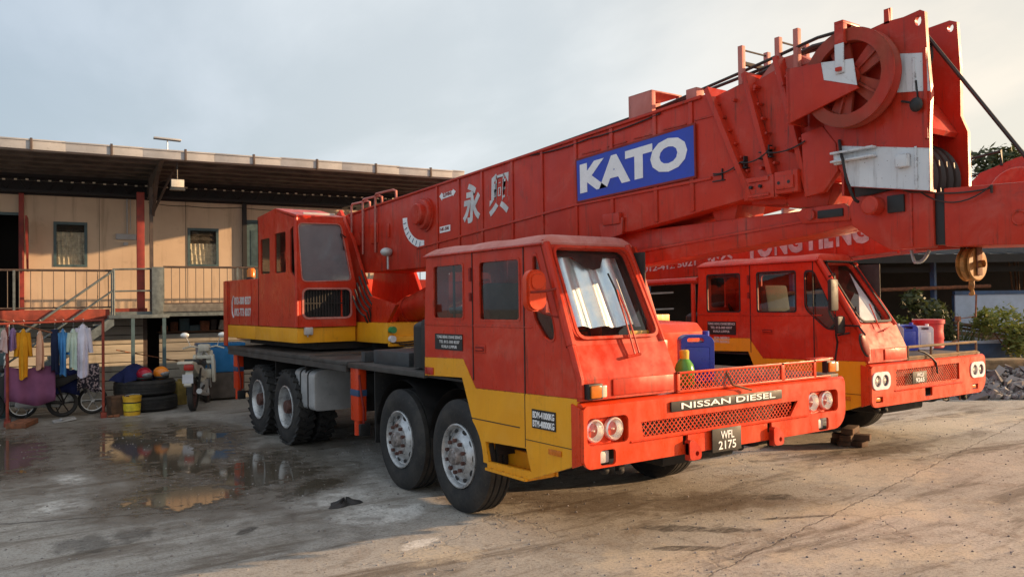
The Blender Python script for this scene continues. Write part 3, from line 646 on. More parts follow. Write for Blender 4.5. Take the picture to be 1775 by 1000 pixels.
    bo = [(x, z) for x, z in rrect(4.12, RX, .72, 1.225, (.05, .05, .08, .20), 6)]
    hl = [rrect(4.155, 4.60, .905, 1.125, .05), rrect(RX-.62, RX-.13, .905, 1.125, .05)] if A else [rrect(4.14, 4.50, .945, 1.135, .07), rrect(RX-.42, RX-.05, .945, 1.135, .07)]
    fg = [rrect(4.29, 4.455, .735, .86, .03), rrect(RX-.47, RX-.30, .725, .85, .03)] if A else [rrect(4.20, 4.36, .775, .845, .01), rrect(RX-.38, RX-.22, .775, .845, .01)]
    slot = [rrect(5.235, 5.30, .80, .90, .01), rrect(6.385, 6.45, .79, .89, .01)] if A else [rrect(5.34, 5.52, .77, .90, .01)]
    bp.plate(bo, [gr]+hl+fg+slot, (0, 4.975, 0), (1, 0, 0), (0, 0, 1), .025)
    bp.prism([(4.12, 4.955, 1.222), (4.12, 4.985, 1.245), (4.12, 5.10, 1.256), (4.12, 5.10, 1.20), (4.12, 4.976, 1.20)], (RX-4.12, 0, 0), .006)
    bp.prism([(4.10, 4.976, .76), (4.10, 4.976, 1.21), (4.10, 5.085, 1.24), (4.10, 5.085, .72)], (.03, 0, 0), .006); bp.prism([(RX-.03, 4.976, .88), (RX-.03, 4.976, 1.2), (RX-.03, 5.085, 1.23), (RX-.03, 5.085, .86)], (.03, 0, 0), .006)
    bp.tube([(4.125, 4.972, .78), (4.125, 4.972, 1.20)], .022, 8)
    bp.prism([(4.2, 4.951, .885), (4.2, 4.936, .868), (4.2, 4.936, .75), (4.2, 4.951, .735)] if False else [(4.62, 4.9505, .905), (4.62, 4.937, .893), (4.62, 4.9505, .88)], (RX-4.62-.66, 0, 0))
    bpo = P('bumper', bp, 'orange')
    bk = MB(); bk.bb(4.62, RX-.64, 5.06, 5.08, .76, 1.19); bk.mi = 1
    for poly, zz in ((hl[0], 0), (hl[1], 0)):
        xs = [p[0] for p in poly]; zs = [p[1] for p in poly]; bk.bb(min(xs)-.01, max(xs)+.01, 5.02, 5.035, min(zs)-.01, max(zs)+.01)
        for (a, b, c, d_) in ((min(xs)-.012, min(xs)-.002, min(zs), max(zs)), (max(xs)+.002, max(xs)+.012, min(zs), max(zs)), (min(xs), max(xs), min(zs)-.012, min(zs)-.002), (min(xs), max(xs), max(zs)+.002, max(zs)+.012)): bk.bb(a, b, 4.977, 5.02, c, d_)
    bk.mi = 0
    for poly in fg+slot:
        xs = [p[0] for p in poly]; zs = [p[1] for p in poly]; bk.bb(min(xs)-.01, max(xs)+.01, 5.045, 5.055, min(zs)-.01, max(zs)+.01)
    bk.build('bumper_backing', ['black', 'orange' if A else 'whiteplastic'], bpo)
    lt = MB(); gx0 = 4.70; lt.lattice((4.76, 4.972, .918), (1, 0, 0), (0, 0, 1), 2.02, .13, .052, .0075, .006, 1.0) if A else lt.lattice((4.66, 4.972, .943), (1, 0, 0), (0, 0, 1), 1.57, .21, .05, .0075, .006, 1.0)
    lt.build('grille_mesh', 'orange', bpo)
    def headlight(x, z, r):
        h = MB(); h.lathe([(r*1.13, 0), (r*1.13, .035), (r, .045), (r*.97, .03), (r*.7, -.005), (r*.3, -.012), (0, -.012)], (x, 5.015, z), (0, -1, 0), 28); h.lathe([(0, .025), (.008, .025), (.008, -.01)], (x, 5.015, z), (0, -1, 0), 8)
        h = h.build('headlight', 'chrome', bpo)
        l = MB(); l.lathe([(r, .042), (r*.85, .056), (r*.5, .066), (0, .07)], (x, 5.015, z), (0, -1, 0), 28)
        l.build('headlight_lens', 'lens', root)
    def fog(poly, mat, y=5.03):
        xs = [p[0] for p in poly]; zs = [p[1] for p in poly]; f = MB(); f.bb(min(xs)+.012, max(xs)-.035, y-.04, y, min(zs)+.01, max(zs)-.012, .015); f.build('fog_light' if A else 'turn_signal', mat, bpo)
    if A:
        for x in (4.265, 4.475, RX-.51, RX-.275): headlight(x, 1.015, .083)
        for f in fg: fog(f, 'alu')
    else:
        for x in (4.235, 4.405, RX-.32, RX-.15): headlight(x, 1.04, .061)
        for x0, x1 in ((4.14, 4.50), (RX-.42, RX-.05)):
            xm = (x0+x1)/2; f = MB(); f.plate(rrect(x0-.015, x1+.015, .932, 1.148, .085), [[(xm+s_*.085+.072*math.cos(k/20*math.tau), 1.04+.072*math.sin(k/20*math.tau)) for k in range(20)] for s_ in (-1, 1)], (0, 4.950, 0), (1, 0, 0), (0, 0, 1), .014); f.build('headlight_surround', 'whiteplastic', bpo)
        for f in fg: fog(f, 'amber', 5.0)
    if A:
        for x in (5.30, 6.45):
            t_ = MB(); t_.plate(roundpoly([(-.055, .11), (.02, .11), (.085, .03), (.085, -.06), (.0, -.06), (-.055, -.04)], .04), [[(.03+.02*math.cos(k/10*math.tau), -.005+.02*math.sin(k/10*math.tau)) for k in range(10)]], (x, 4.95, .745), (0, -1, 0), (0, 0, 1), .05) if False else t_.plate(roundpoly([(-.05, .10), (.01, .10), (.10, .02), (.10, -.075), (-.05, -.075)], .05), [[(.045+.022*math.cos(k/10*math.tau), -.02+.022*math.sin(k/10*math.tau)) for k in range(10)]], (x, 4.935, .745), (1, 0, 0), (0, 0, 1), .05)
            t_.bb(x-.05, x-.005, 4.89, 4.945, .67, .84, .006); t_.build('tow_hook', 'red', bpo)
        b = MB(); b.bb(5.08, 6.59, 4.928, 4.947, 1.10, 1.188, .008); b = b.build('name_badge', 'black', bpo)
        lettering('NISSAN DIESEL', root, (5.20, 4.9275, 1.118), (1, 0, 0), (0, 0, 1), 1.28, .054, 'white', .004, .012)
    px = (5.575, 5.965, .695, .905) if A else (4.985, 5.325, .96, 1.11)
    n = MB(); n.bb(px[0], px[1], 4.915, 4.925, px[2], px[3], .004); n.cyl((px[0]+.03, 4.93, px[3]-.03), (px[0]+.03, 4.96, px[3]-.03), .008, 6); n.cyl((px[1]-.03, 4.93, px[3]-.03), (px[1]-.03, 4.96, px[3]-.03), .008, 6); n.build('number_plate', 'black', bpo)
    t1, t2 = ('WFL', '2175') if A else ('WCU', '9265'); dx = px[1]-px[0]; dz = px[3]-px[2]
    lettering(t1, root, (px[0]+dx*.28, 4.9145, px[2]+dz*.54), (1, 0, 0), (0, 0, 1), dx*.46, dz*.34, 'white', .003, .01); lettering(t2, root, (px[0]+dx*.2, 4.9145, px[2]+dz*.1), (1, 0, 0), (0, 0, 1), dx*.6, dz*.36, 'white', .003, .01)
    # hoses and brackets hanging below the bumper
    uh = MB(); uh.rope([(5.45, 5.2, .80), (5.9, 5.02, .70), (6.25, 5.1, .72), (6.7, 5.2, .78)], .016, 6, .05); P('hose', uh, 'under')
    uh = MB(); uh.rope([(5.2, 5.25, .80), (5.75, 5.15, .66), (6.1, 5.1, .74)], .012, 6, .04); P('hose', uh, 'under')
    for x, z_ in ((4.45, .66), (4.62, .64), (6.15, .66), (6.62, .64)): uh = MB(); uh.bb(x-.03, x+.03, 5.06, 5.12, z_, .80, .008); uh.sphere((x, 5.09, z_), .042, (1, 1, .8), 10); P('drain_valve', uh, 'under')
    # ---- above the bumper: mesh screen, indicators, cowl
    if A:
        f = MB(); z0, z1 = 1.262, 1.435
        for (a, b, c, d_) in ((CW, RX-.22, z1-.022, z1), (CW, RX-.22, z0-.01, z0+.012), (CW+.0, CW+.035, z0, z1), (RX-.50, RX-.46, z0, z1), (6.64, 6.69, z0, z1)): f.bb(a, b, 4.968, 4.992, c, d_, .004)
        f.bb(RX-.46, RX-.16, 4.975, 5.10, z1-.01, z1+.012, .004); f.lattice((CW+.03, 4.98, z0+.01), (1, 0, 0), (0, 0, 1), 1.42, .142, .052, .0075, .006, 1.0); f.lattice((6.68, 4.98, z0+.01), (1, 0, 0), (0, 0, 1), .49, .142, .052, .0075, .006, 1.0)
        P('radiator_screen', f, 'orange')
        for x0, x1, z in ((4.17, 4.335, 1.288), (RX-.33, RX-.17, 1.31)):
            i = MB(); i.bb(x0-.012, x1-.03, 4.925, 4.985, z-.012, z+.112, .006); i = P('indicator', i, 'black')
            l = MB(); l.bb(x0, x0+.11, 4.905, 4.924, z, z+.10, .012); l.mi = 1; l.bb(x0+.112, x1, 4.905, 4.924, z+.002, z+.098, .012); l.build('indicator_lens', ['amber', 'clearlens'], i)
        co = MB(); co.prism([(5.5, 6.5, 1.28), (5.5, 6.46, 1.70), (5.5, 6.56, 1.80), (5.5, 7.4, 1.83), (5.5, 7.4, 1.28)], (1.72, 0, 0), .03); co.bb(5.62, 6.6, 6.44, 6.47, 1.36, 1.62, .01); P('engine_cover', co, 'orange')
        ho = MB(); ho.rope([(5.85, 4.985, 1.40), (5.88, 4.93, 1.28), (6.1, 4.90, 1.22)], .011, 6); P('hose', ho, 'rust')
    else:
        f = MB()
        for z in (1.285, 1.42): f.tube([(CW+.05, 5.0, z), (RX-.15, 5.0, z)], .018, 8)
        for x in (CW+.05, 5.6, 6.3, RX-.15): f.tube([(x, 5.0, 1.25), (x, 5.0, 1.42)], .016, 8)
        f.bb(CW+.02, RX-.1, 4.99, 5.03, 1.255, 1.29); f.tube([(CW+.05, 5.0, 1.42), (CW+.05, 6.0, 1.42)], .016, 8); P('guard_rail', f, 'wood')
        ho = MB(); ho.rope([(5.3, 5.0, 1.36), (5.6, 4.94, 1.2), (5.63, 4.935, 1.05)], .012, 6, -.03); P('hose', ho, 'black')
        co = MB(); co.prism([(5.6, 7.0, 1.28), (5.6, 7.0, 1.6), (5.6, 7.6, 1.7), (5.6, 7.6, 1.28)], (1.2, 0, 0), .03); P('engine_cover', co, 'red')
    # wipers
    wp = MB()
    if A:
        o = V(4.75, 5.015, 1.60)
        wp.tube([o+V(.0, .0, .0), o+V(-.005, .12, .33), o+V(-.02, .20, .56)], .008, 6); wp.tube([o+V(.045, .0, .02), o+V(.035, .12, .34), o+V(-.015, .20, .56)], .008, 6); wp.tube([o+V(-.09, .0, -.01), o+V(.06, .0, .01)], .014, 6); wp.mi = 1; wp.tube([o+V(.01, .13, .32), o+V(-.03, .205, .57), o+V(-.07, .25, .70)], .009, 6)
    else: wp.tube([(4.55, 5.04, 1.64), (4.8, 5.11, 1.68)], .009, 6); wp.tube([(4.5, 5.06, 1.68), (4.52, 5.2, 1.98)], .008, 6)
    P('wiper', wp, ['red', 'black'])
    # mirrors
    if A:
        mr = MB(); mr.plate(rrect(3.835, 4.035, 1.985, 2.325, .085, 6), [], (0, 5.36, 0), (1, 0, 0), (0, 0, 1), .055); mr.plate(rrect(3.85, 4.02, 2.0, 2.31, .075, 6), [], (0, 5.305, 0), (1, 0, 0), (0, 0, 1), .022); mr.plate(rrect(3.87, 4.0, 2.165, 2.29, .05, 6), [], (0, 5.283, 0), (1, 0, 0), (0, 0, 1), .012)
        mr = P('wing_mirror', mr, 'orange'); a_ = MB(); a_.tube([(3.86, 5.285, 2.14), (4.03, 5.275, 2.15), (4.11, 5.27, 2.17)], .011, 6); a_.tube([(3.94, 5.33, 2.02), (4.0, 5.31, 1.97), (4.125, 5.25, 1.93)], .009, 6); a_.build('mirror_arm', 'darkred', mr)
    else:
        mr = MB(); mr.bb(3.86, 4.02, 5.30, 5.36, 1.90, 2.30, .03); mr.bb(3.9, 4.06, 5.24, 5.30, 1.62, 1.84, .03)
        mr = P('wing_mirror', mr, 'black'); a_ = MB(); a_.tube([(4.12, 5.5, 2.34), (3.98, 5.33, 2.36), (3.97, 5.32, 1.6), (4.12, 5.4, 1.5), (4.12, 5.45, 1.2)], .013, 6); a_.tube([(3.98, 5.3, 1.60), (4.2, 5.2, 1.64), (4.22, 5.2, 1.95)], .012, 6); a_.build('mirror_arm', 'black', mr)
        nr = Matrix.Rotation(R(24), 3, 'Y'); em = MB(); em.sphere((3.80, 4.84, 1.50), .13, (.56, .2, 1.25), 20, Matrix.Rotation(R(-32), 3, 'Y')); em = P('front_mirror', em, 'black'); ef = MB(); ef.sphere((3.80, 4.825, 1.50), .115, (.54, .14, 1.25), 20, Matrix.Rotation(R(-32), 3, 'Y')); ef.build('mirror_glass', 'darkred', em)
        a2 = MB(); a2.tube([(4.08, 5.28, 1.72), (3.95, 5.0, 1.72), (3.87, 4.87, 1.62)], .012, 6); a2.build('mirror_arm', 'black', em)
    # ---- behind the cab: air cleaner, hoses, brackets
    ac = MB(); ac.cyl((4.42, 8.0, 1.36), (4.42, 8.0, 1.80), .17, 20); ac.sphere((4.42, 8.0, 1.80), .17, (1, 1, .45), 18); ac.bb(4.2, 4.8, 7.62, 7.8, 1.34, 1.9, .05); ac.tube([(4.5, 8.0, 1.8), (4.6, 7.9, 1.95), (4.8, 7.75, 1.98), (5.0, 7.7, 1.7)], .07, 10); ac.tube([(4.3, 7.7, 1.9), (4.3, 7.7, 2.15)], .012, 6); P('air_cleaner', ac, 'black')
    bx = MB(); bx.bb(4.35, 5.0, 8.35, 9.3, 1.335, 1.50, .01); bx.bb(4.3, 5.6, 9.45, 9.55, 1.345, 1.47); bx.bb(4.9, 5.4, 8.2, 9.6, 1.30, 1.42, .01); P('locker', bx, 'darkgrey')
    # ---- outriggers, tank, mudguards
    for y in (9.43, 14.55):
        for x, sx in ((4.2, 1), (RX-.1, -1)):
            o = MB(); o.bb(x-.055, x+.055, y-.12, y+.12, .62, 1.30, .012); o.cyl((x, y, .44), (x, y, .62), .055, 12); o.mi = 1; o.bb(x-.06, x+.06, y-.125, y+.125, .93, 1.01, .004); o.mi = 2; o.bb(x+sx*.05, x+sx*.9, y-.1, y+.1, .95, 1.2)
            o.mi = 3; o.rope([(x-.06, y-.16, 1.2), (x-.02, y-.2, .8), (x, y-.14, .55)], .014, 6, .05); o.mi = 2; o.bb(x-.07, x+.07, y-.2, y-.14, .45, .6, .02)
            P('outrigger', o, ['orange', 'bluesteel', 'under', 'darkred'])
    tk = MB(); tk.prism(roundpoly([(4.2, .66), (4.26, .58), (4.9, .62), (4.95, .72), (4.95, 1.05), (4.75, 1.10), (4.42, 1.17), (4.2, 1.05)], .06), (0, 1, 0)) if False else None
    prof = roundpoly([(4.19, .58), (4.72, .58), (4.95, .70), (4.95, 1.02), (4.75, 1.10), (4.35, 1.17), (4.19, 1.12)], .07, 5)
    tk = MB(); tk.prism([(x, 10.9, z) for x, z in prof], (0, .78, 0), .012); tko = P('fuel_tank', tk, 'alu')
    sb = MB()
    for y in (11.12, 11.42):
        cxm, czm = 4.57, .87; sb.prism([(cxm+(x-cxm)*1.02, y, czm+(z-czm)*1.025) for x, z in prof], (0, .035, 0))
    sb.build('tank_strap', 'black', tko)
    for y in (11.25, 12.56): mg = MB(); mg.bb(4.2, 4.75, y-.015, y+.015, .6, 1.28); P('mudguard', mg, 'under')
    mg = MB(); mg.bb(5.0, 5.25, 9.62, 10.7, .7, 1.1, .03); P('battery_box', mg, 'under')
    for yc in (6.9, 8.17):
        mg = MB(); rows = []
        for i in range(17):
            a_ = R(8+164*i/16); rows.append([(x_, yc+.66*math.cos(a_), min(1.265, .555+.66*math.sin(a_))) for x_ in (4.16, 4.45, 4.70)])
        mg.quads(rows); mg.bb(4.69, 4.72, yc-.64, yc+.64, .62, 1.26); o_ = P('wheel_arch', mg, 'under')
    mg = MB(); mg.bb(4.16, 4.72, 8.86, 8.88, .42, 1.27); P('mud_flap', mg, 'rubber')
    mg = MB(); mg.bb(4.45, 4.9, 9.0, 9.3, .62, 1.2, .04); mg.cyl((4.5, 8.95, .8), (4.5, 9.35, .8), .12, 16); P('air_tank', mg, 'under')
    # ---- superstructure
    base = MB(); base.lathe([(.75, 0), (.75, .14), (.6, .16)], (MID, 12.3, 1.345), (0, 0, 1), 32); base.bb(4.55, RX-.45, 11.7, 15.0, 1.40, 1.505); P('slewing_ring', base, 'under')
    ty = 10.55
    tb = MB(); tb.bb(5.16, 6.45, ty, 11.7, 1.50, 1.80, .012); tb.bb(5.16, 6.3, ty-.06, ty, 1.46, 1.60, .01)
    tb.bb(4.93, RX-.12, 12.0, 15.5, 1.512, 1.735)
    tb.bb(4.205, 5.13, 11.603, 13.6, 1.512, 1.735, .006); tb.bb(4.205, 4.93, 13.603, 15.3, 1.512, 1.735, .006); P('turntable_frame', tb, 'yellow')
    ck = MB()
    for x in (5.22, 6.12): ck.prism([(x, 10.7, 1.8), (x, 10.4, 2.06), (x, 11.3, 2.2), (x, 11.9, 3.1), (x, 12.4, 3.62), (x, 12.8, 3.4), (x, 13.3, 1.8)], (.06, 0, 0), .01)
    if A: ck.prism([(6.02, 9.6, 2.28), (6.02, 10.3, 2.5), (6.02, 10.9, 2.1), (6.02, 10.5, 1.85)], (.1, 0, 0), .01); P('boom_support', ck, 'red')
    eh = MB(); eh.prism([(4.205, 13.42, 1.74), (4.205, 13.42, 2.53), (4.205, 15.45, 2.55), (4.205, 15.45, 1.74)], (RX-4.33, 0, 0), .02); eh.bb(4.5, RX-.4, 15.45, 15.75, 1.45, 2.3, .04); eh.bb(5.14, 5.2, 12.0, 13.4, 1.74, 2.3)
    for y in (13.8, 14.5, 15.1): eh.bb(4.199, 4.206, y-.006, y+.006, 1.76, 2.5)
    eh.bb(4.19, 4.206, 15.2, 15.45, 1.35, 2.54, .01); eho = P('engine_housing', eh, 'red')
    lettering('013-300 8337', root, (4.204, 14.78, 2.10), (0, -1, 0), (0, 0, 1), .98, .14, 'silverletter', .004, .03); lettering('012-773 8337', root, (4.204, 14.78, 1.90), (0, -1, 0), (0, 0, 1), .98, .14, 'silverletter', .004, .03)
    ar = MB(); ar.tube([(4.203, 14.82, 2.25), (4.203, 14.9, 2.17), (4.203, 14.92, 2.06), (4.203, 14.9, 1.95), (4.203, 14.82, 1.87)], .014, 6); P('logo_arc', ar, 'silverletter')
    # operator's cab
    yf = 11.6; oc = MB()
    side = [(yf, 1.745), (13.4, 1.745), (13.4, 3.50), (12.5, 3.56), (yf+.02, 3.36)]
    oh = [rrect(12.62, 12.35, 2.56, 3.2, 0) and rrect(12.33, 12.64, 2.56, 3.20, .03), rrect(12.86, 13.2, 2.57, 3.18, .03), roundpoly([(11.95, 2.5), (12.2, 2.56), (12.2, 3.18), (12.02, 3.22)], .03)]
    oh = [rrect(12.05, 12.55, 2.58, 3.2, .03), rrect(12.8, 13.25, 2.59, 3.16, .03), roundpoly([(11.66, 2.48), (11.86, 2.58), (11.86, 3.2), (11.72, 3.26)], .03)]
    oc.plate(side, oh, (4.2, 0, 0), th=.03, **SX); oc.plate([(yf, 1.745), (13.4, 1.745), (13.4, 3.42), (yf+.02, 3.36)], [], (4.90, 0, 0), th=.03, **SX)
    fo = [(4.2, 1.745), (5.13, 1.745), (5.13, 2.40), (4.93, 3.37), (4.2, 3.37)]; wh = roundpoly([(4.285, 2.43), (5.05, 2.45), (4.885, 3.29), (4.225, 3.28)], .07); lw = rrect(4.29, 5.045, 1.88, 2.315, .08)
    oc.plate(fo, [wh, lw], (0, yf, 0), (1, 0, 0), (0, 0, 1), .03)
    oc.tube([(4.2, yf-.01, 1.75), (4.2, yf-.01, 3.37)], .028, 8); oc.bb(4.2, 4.93, 13.37, 13.4, 1.745, 3.5)
    oc.prism([(4.2, yf-.02, 3.37), (4.2, yf-.02, 3.41), (4.2, 12.5, 3.60), (4.2, 13.42, 3.54), (4.2, 13.42, 3.5), (4.2, 12.5, 3.56)], (.74, 0, 0), .008); oco = P('operator_cab', oc, 'red')
    f = MB(); f.plate(wh, [], (0, yf-.012, 0), (1, 0, 0), (0, 0, 1), 0); f.build('operator_windscreen', 'glass_grey', oco)
    f = MB(); f.plate(roundpoly([(4.27, 2.415), (5.065, 2.435), (4.898, 3.305), (4.212, 3.295)], .08), [wh], (0, yf-.031, 0), (1, 0, 0), (0, 0, 1), .006); f.plate(rrect(4.272, 5.063, 1.862, 2.333, .09), [rrect(4.302, 5.033, 1.892, 2.303, .07)], (0, yf-.031, 0), (1, 0, 0), (0, 0, 1), .006); f.build('window_trim', 'faded', oco)
    f = MB()
    for o_ in oh: f = MB(); f.plate(o_, [], (4.214, 0, 0), th=0, **SX); f.build('operator_side_window', 'glass', oco)
    gl_ = MB(); gl_.plate(lw, [], (0, yf+.03, 0), (1, 0, 0), (0, 0, 1), 0)
    for k in range(16): gl_.bb(4.32+k*.046, 4.334+k*.046, yf+.002, yf+.02, 1.885, 2.31)
    gl_.bb(4.3, 5.04, yf+.004, yf+.016, 2.09, 2.105); gl_.build('lower_grille', 'black', oco)
    gb = MB()
    for k in range(7): gb.bb(4.40+k*.09, 4.41+k*.09, yf+.05, yf+.06, 1.89, 2.30)
    gb.bb(4.23, 5.08, yf+.12, yf+.14, 1.76, 2.38)
    gb.bb(4.23, 4.9, yf+.1, 13.35, 1.745, 1.80); gb.bb(4.4, 4.8, 12.6, 13.1, 1.8, 2.25, .05); gb.bb(4.42, 4.78, 13.05, 13.2, 2.2, 2.95, .05); gb.bb(4.24, 4.88, 13.3, 13.36, 1.8, 3.4); P('operator_seat', gb, 'interior')
    wpr = MB(); wpr.tube([(4.97, yf-.04, 3.1), (4.88, yf-.05, 3.15), (4.93, yf-.05, 2.9)], .009, 6); wpr.tube([(4.93, yf+.2, 2.86), (4.76, yf+.2, 2.86), (4.83, yf+.2, 2.62), (4.90, yf+.2, 2.55)], .012, 6); wpr.tube([(4.66, yf+.2, 2.5), (4.68, yf+.2, 2.57), (4.88, yf+.2, 2.57)], .012, 6); wpr.build('operator_wiper', 'black', oco)
    lk = MB(); lk.bb(4.7, 4.72, 12.1, 12.3, 2.6, 2.62); lk.bb(4.36, 4.86, 11.72, 11.75, 3.425, 3.47, .006); lk.build('roof_trim', 'alu', oco)
    lm = MB(); lm.bb(4.30, 4.43, yf-.07, yf+.0, 1.63, 1.745, .02); lm.tube([(4.36, yf-.02, 1.6), (4.36, yf-.02, 1.7)], .012, 6); P('work_lamp', lm, 'alu')
    bc = MB(); bc.cyl((4.3, 14.1, 2.54), (4.3, 14.1, 2.575), .08, 14); bc.mi = 1; bc.lathe([(.07, 0), (.072, .12), (.05, .155), (0, .16)], (4.3, 14.1, 2.575), (0, 0, 1), 16); P('beacon', bc, ['black', 'amber'])
    gs = MB(); gs.cyl((5.2, ty-.03, 1.70), (5.2, ty-.12, 1.70), .05, 12); gs.mi = 1; gs.cyl((5.2, ty-.03, 1.57), (5.2, ty-.1, 1.57), .05, 12); P('signal_lamp', gs, ['green', 'whiteplastic'])
    hs = MB()
    for i in range(4): hs.rope([(5.2+.1*i, ty-.08, 1.52-.03*i), (5.9, ty-.1, 1.60-.03*i), (6.4, ty-.05, 1.66)], .012, 6, .03)
    P('hydraulic_hose', hs, 'black')
    hl_ = MB()
    for i in range(5): hl_.rope([(5.0+.05*i, 11.4+.03*i, 2.2+.1*i), (5.1+.04*i, 11.2, 1.9+.06*i), (5.3, 11.3, 1.75)], .015, 6, .06)
    P('hydraulic_line', hl_, 'rope')
    cy = MB(); a, b = V(5.76, 11.15 if A else 12.4, 1.93), (V(5.62, 7.9, 2.62) if A else V(5.70, 10.9, 2.0)); cy.cyl(a, a.lerp(b, .78), .205, 28); cy.cyl(a.lerp(b, .05), a.lerp(b, .09), .222, 28); cy.cyl(a.lerp(b, .75), a.lerp(b, .80), .225, 28); cy.cyl(a+V(-.2, 0, 0), a+V(.3, 0, 0), .14, 16); P('luffing_cylinder', cy, 'red')
    rod = MB(); rod.cyl(a.lerp(b, .8), b, .11, 18); P('cylinder_rod', rod, 'alu' if A else 'red')
    return root, dict(RX=RX, MID=MID, CW=CW)

RA, DA = make_truck('A', TORG, 'red and yellow truck crane in front, black number plate WFL 2175 below its grille', 'truck cranes parked side by side')
RB, DB = make_truck('B', (9.18, 5.58, 0), 'red truck crane parked behind, with black-framed mirrors and white-rimmed headlights', 'truck cranes parked side by side')

# ------------------------------------------------------------------ boom of the front crane (world coordinates of the front crane)
def boom_front():
    root = RA; XL, XR = 5.30, 5.86
    def P(name, mb, mat, par=None, **k): return mb.build(name, mat, par or root, **k)
    def zt(y): return 3.53+(12.3-y)*.0375
    m = MB(); m.prism([(XL, 12.45, 3.50), (XL, 12.3, 3.53), (XL, 4.66, 3.815), (XL, 4.25, 2.875), (XL, 5.6, 2.72), (XL, 9.8, 2.56), (XL, 11.8, 2.57), (XL, 12.5, 2.95)], (XR+.22-XL, 0, 0), .008)
    y = 9.95; prev = None
    m.prism([(XL-.02, 12.2, zt(12.2)), (XL-.02, 4.72, zt(4.72)), (XL-.02, 4.72, zt(4.72)-.028), (XL-.02, 12.2, zt(12.2)-.028)], (XR-XL+.04, 0, 0), .004)
    m.prism([(XL-.02, 9.9, 2.845), (XL-.02, 6.46, 3.067), (XL-.02, 4.62, 3.10), (XL-.02, 4.62, 3.075), (XL-.02, 6.46, 3.042), (XL-.02, 9.9, 2.82)], (.019, 0, 0), .003)
    def zb(y): return 2.56 if y > 9.8 else (2.56+(9.8-y)*.0381 if y > 5.6 else 2.72+(5.6-y)*.115)
    for y in (9.31, 8.75, 8.21, 7.57, 7.0, 6.42, 5.87, 5.28, 4.84): m.bb(XL-.016, XL-.001, y-.022, y+.022, zb(y)+.02, zt(y)-.03, .004)
    for i in range(5): yy = 6.2-.38*i; m.bb(XL-.008, XL-.001, yy-.16, yy+.12, 3.56+.012*i, 3.572+.012*i)
    m.bb(XL-.045, XL+.001, 5.74, 5.98, 2.80, 2.91, .01); m.prism([(XL-.03, 6.0, 2.66), (XL-.03, 6.05, 2.82), (XL-.03, 5.7, 2.86), (XL-.03, 5.72, 2.70)], (.02, 0, 0))
    # mouth frame of the base section
    def frame(yt, zt_, yb, zb_, ex, th):
        d = V(0, yb-yt, zb_-zt_).normalized(); nn = V(0, -d.z, d.y) if True else None
        nn = V(0, d.z, -d.y); a = V(XL-ex, yt, zt_)-d*.03; b = V(XL-ex, yb, zb_)+d*.02
        return [a, b, b+nn*th, a+nn*th]
    for (yt, z1, yb, z2, ex) in ((4.66, 3.815, 4.24, 2.875, .035),): m.prism(frame(yt, z1, yb, z2, ex, .05), (XR+.22-XL+2*ex, 0, 0), .005)
    m.bb(XL-.03, XR+.03, 4.02, 4.32, 2.84, 3.03, .008) if False else None
    bm_ = P('boom', m, 'boomred')
    s2 = MB(); s2.prism([(XL+.03, 4.75, 3.75), (XL+.03, 4.30, 3.83), (XL+.03, 4.02, 2.91), (XL+.03, 4.3, 2.9)], (XR-XL-.06, 0, 0)); s2.prism(frame(4.28, 3.86, 4.0, 2.86, .02, .045), (XR-XL+.04, 0, 0), .005)
    s2.bb(XL-.03, XL+.02, 3.98, 4.27, 2.85, 3.03, .006); s2.bb(XL-.045, XL-.028, 4.02, 4.22, 2.99, 3.02); s2.bb(XL-.045, XL-.028, 4.02, 4.22, 2.87, 2.89)
    s2.prism([(XL+.055, 4.35, 3.78), (XL+.055, 3.98, 3.87), (XL+.055, 3.75, 2.88), (XL+.055, 4.05, 2.9)], (XR-XL-.11, 0, 0)); s2.prism(frame(3.99, 3.92, 3.73, 2.86, .0, .045), (XR-XL, 0, 0), .005)
    s2.bb(XL-.035, XL+.04, 3.76, 3.97, 2.87, 3.04, .006); s2.bb(XL-.05, XL-.034, 3.79, 3.95, 2.9, 3.0, .004)
    s2.prism([(XL+.08, 4.1, 3.80), (XL+.08, 3.4, 3.90), (XL+.08, 3.3, 3.0), (XL+.08, 3.9, 2.95)], (XR-XL-.16, 0, 0))
    s2.prism(roundpoly([(3.74, 3.32), (3.52, 3.30), (3.44, 3.12), (3.44, 2.95), (3.62, 2.82), (3.74, 2.84)], .03) and [(XL-.01, 3.74, 3.30), (XL-.01, 3.56, 3.33), (XL-.01, 3.45, 3.18), (XL-.01, 3.44, 2.98), (XL-.01, 3.56, 2.84), (XL-.01, 3.72, 2.82)], (.05, 0, 0), .006)
    for (y_, z_) in ((4.38, 3.70), (4.16, 3.76), (4.12, 3.1), (3.86, 3.2), (3.9, 3.72)): s2.cyl((XL-.012, y_, z_), (XL+.06, y_, z_), .016, 8)
    for i in range(7):
        f_ = i/6
        for (ya, za, yb, zb_) in ((4.62, 3.70, 4.27, 2.98), (4.24, 3.74, 4.03, 3.0), (3.95, 3.78, 3.78, 3.02)): s2.cyl((XL-.004 if yb > 3.9 else XL+.01, ya+(yb-ya)*f_-.07, za+(zb_-za)*f_), (XL+.07, ya+(yb-ya)*f_-.07, za+(zb_-za)*f_), .011, 6)
    s2o = P('telescopic_section', s2, 'boomred')
    dk = MB()
    for y_, z_ in ((4.10, 2.95), (4.19, 2.95), (3.83, 2.95), (3.92, 2.95)): dk.cyl((XL-.052, y_, z_), (XL-.028, y_, z_), .014, 8)
    for (y_, z_) in ((4.55, 3.10), (4.32, 3.17), (4.08, 3.22)):
        dk.bb(XL-.016, XL+.03, y_-.05, y_+.05, z_, z_+.008); dk.bb(XL-.016, XL+.03, y_-.05, y_-.042, z_-.05, z_+.05); dk.bb(XL-.016, XL+.03, y_-.07, y_+.06, z_-.05, z_-.042)
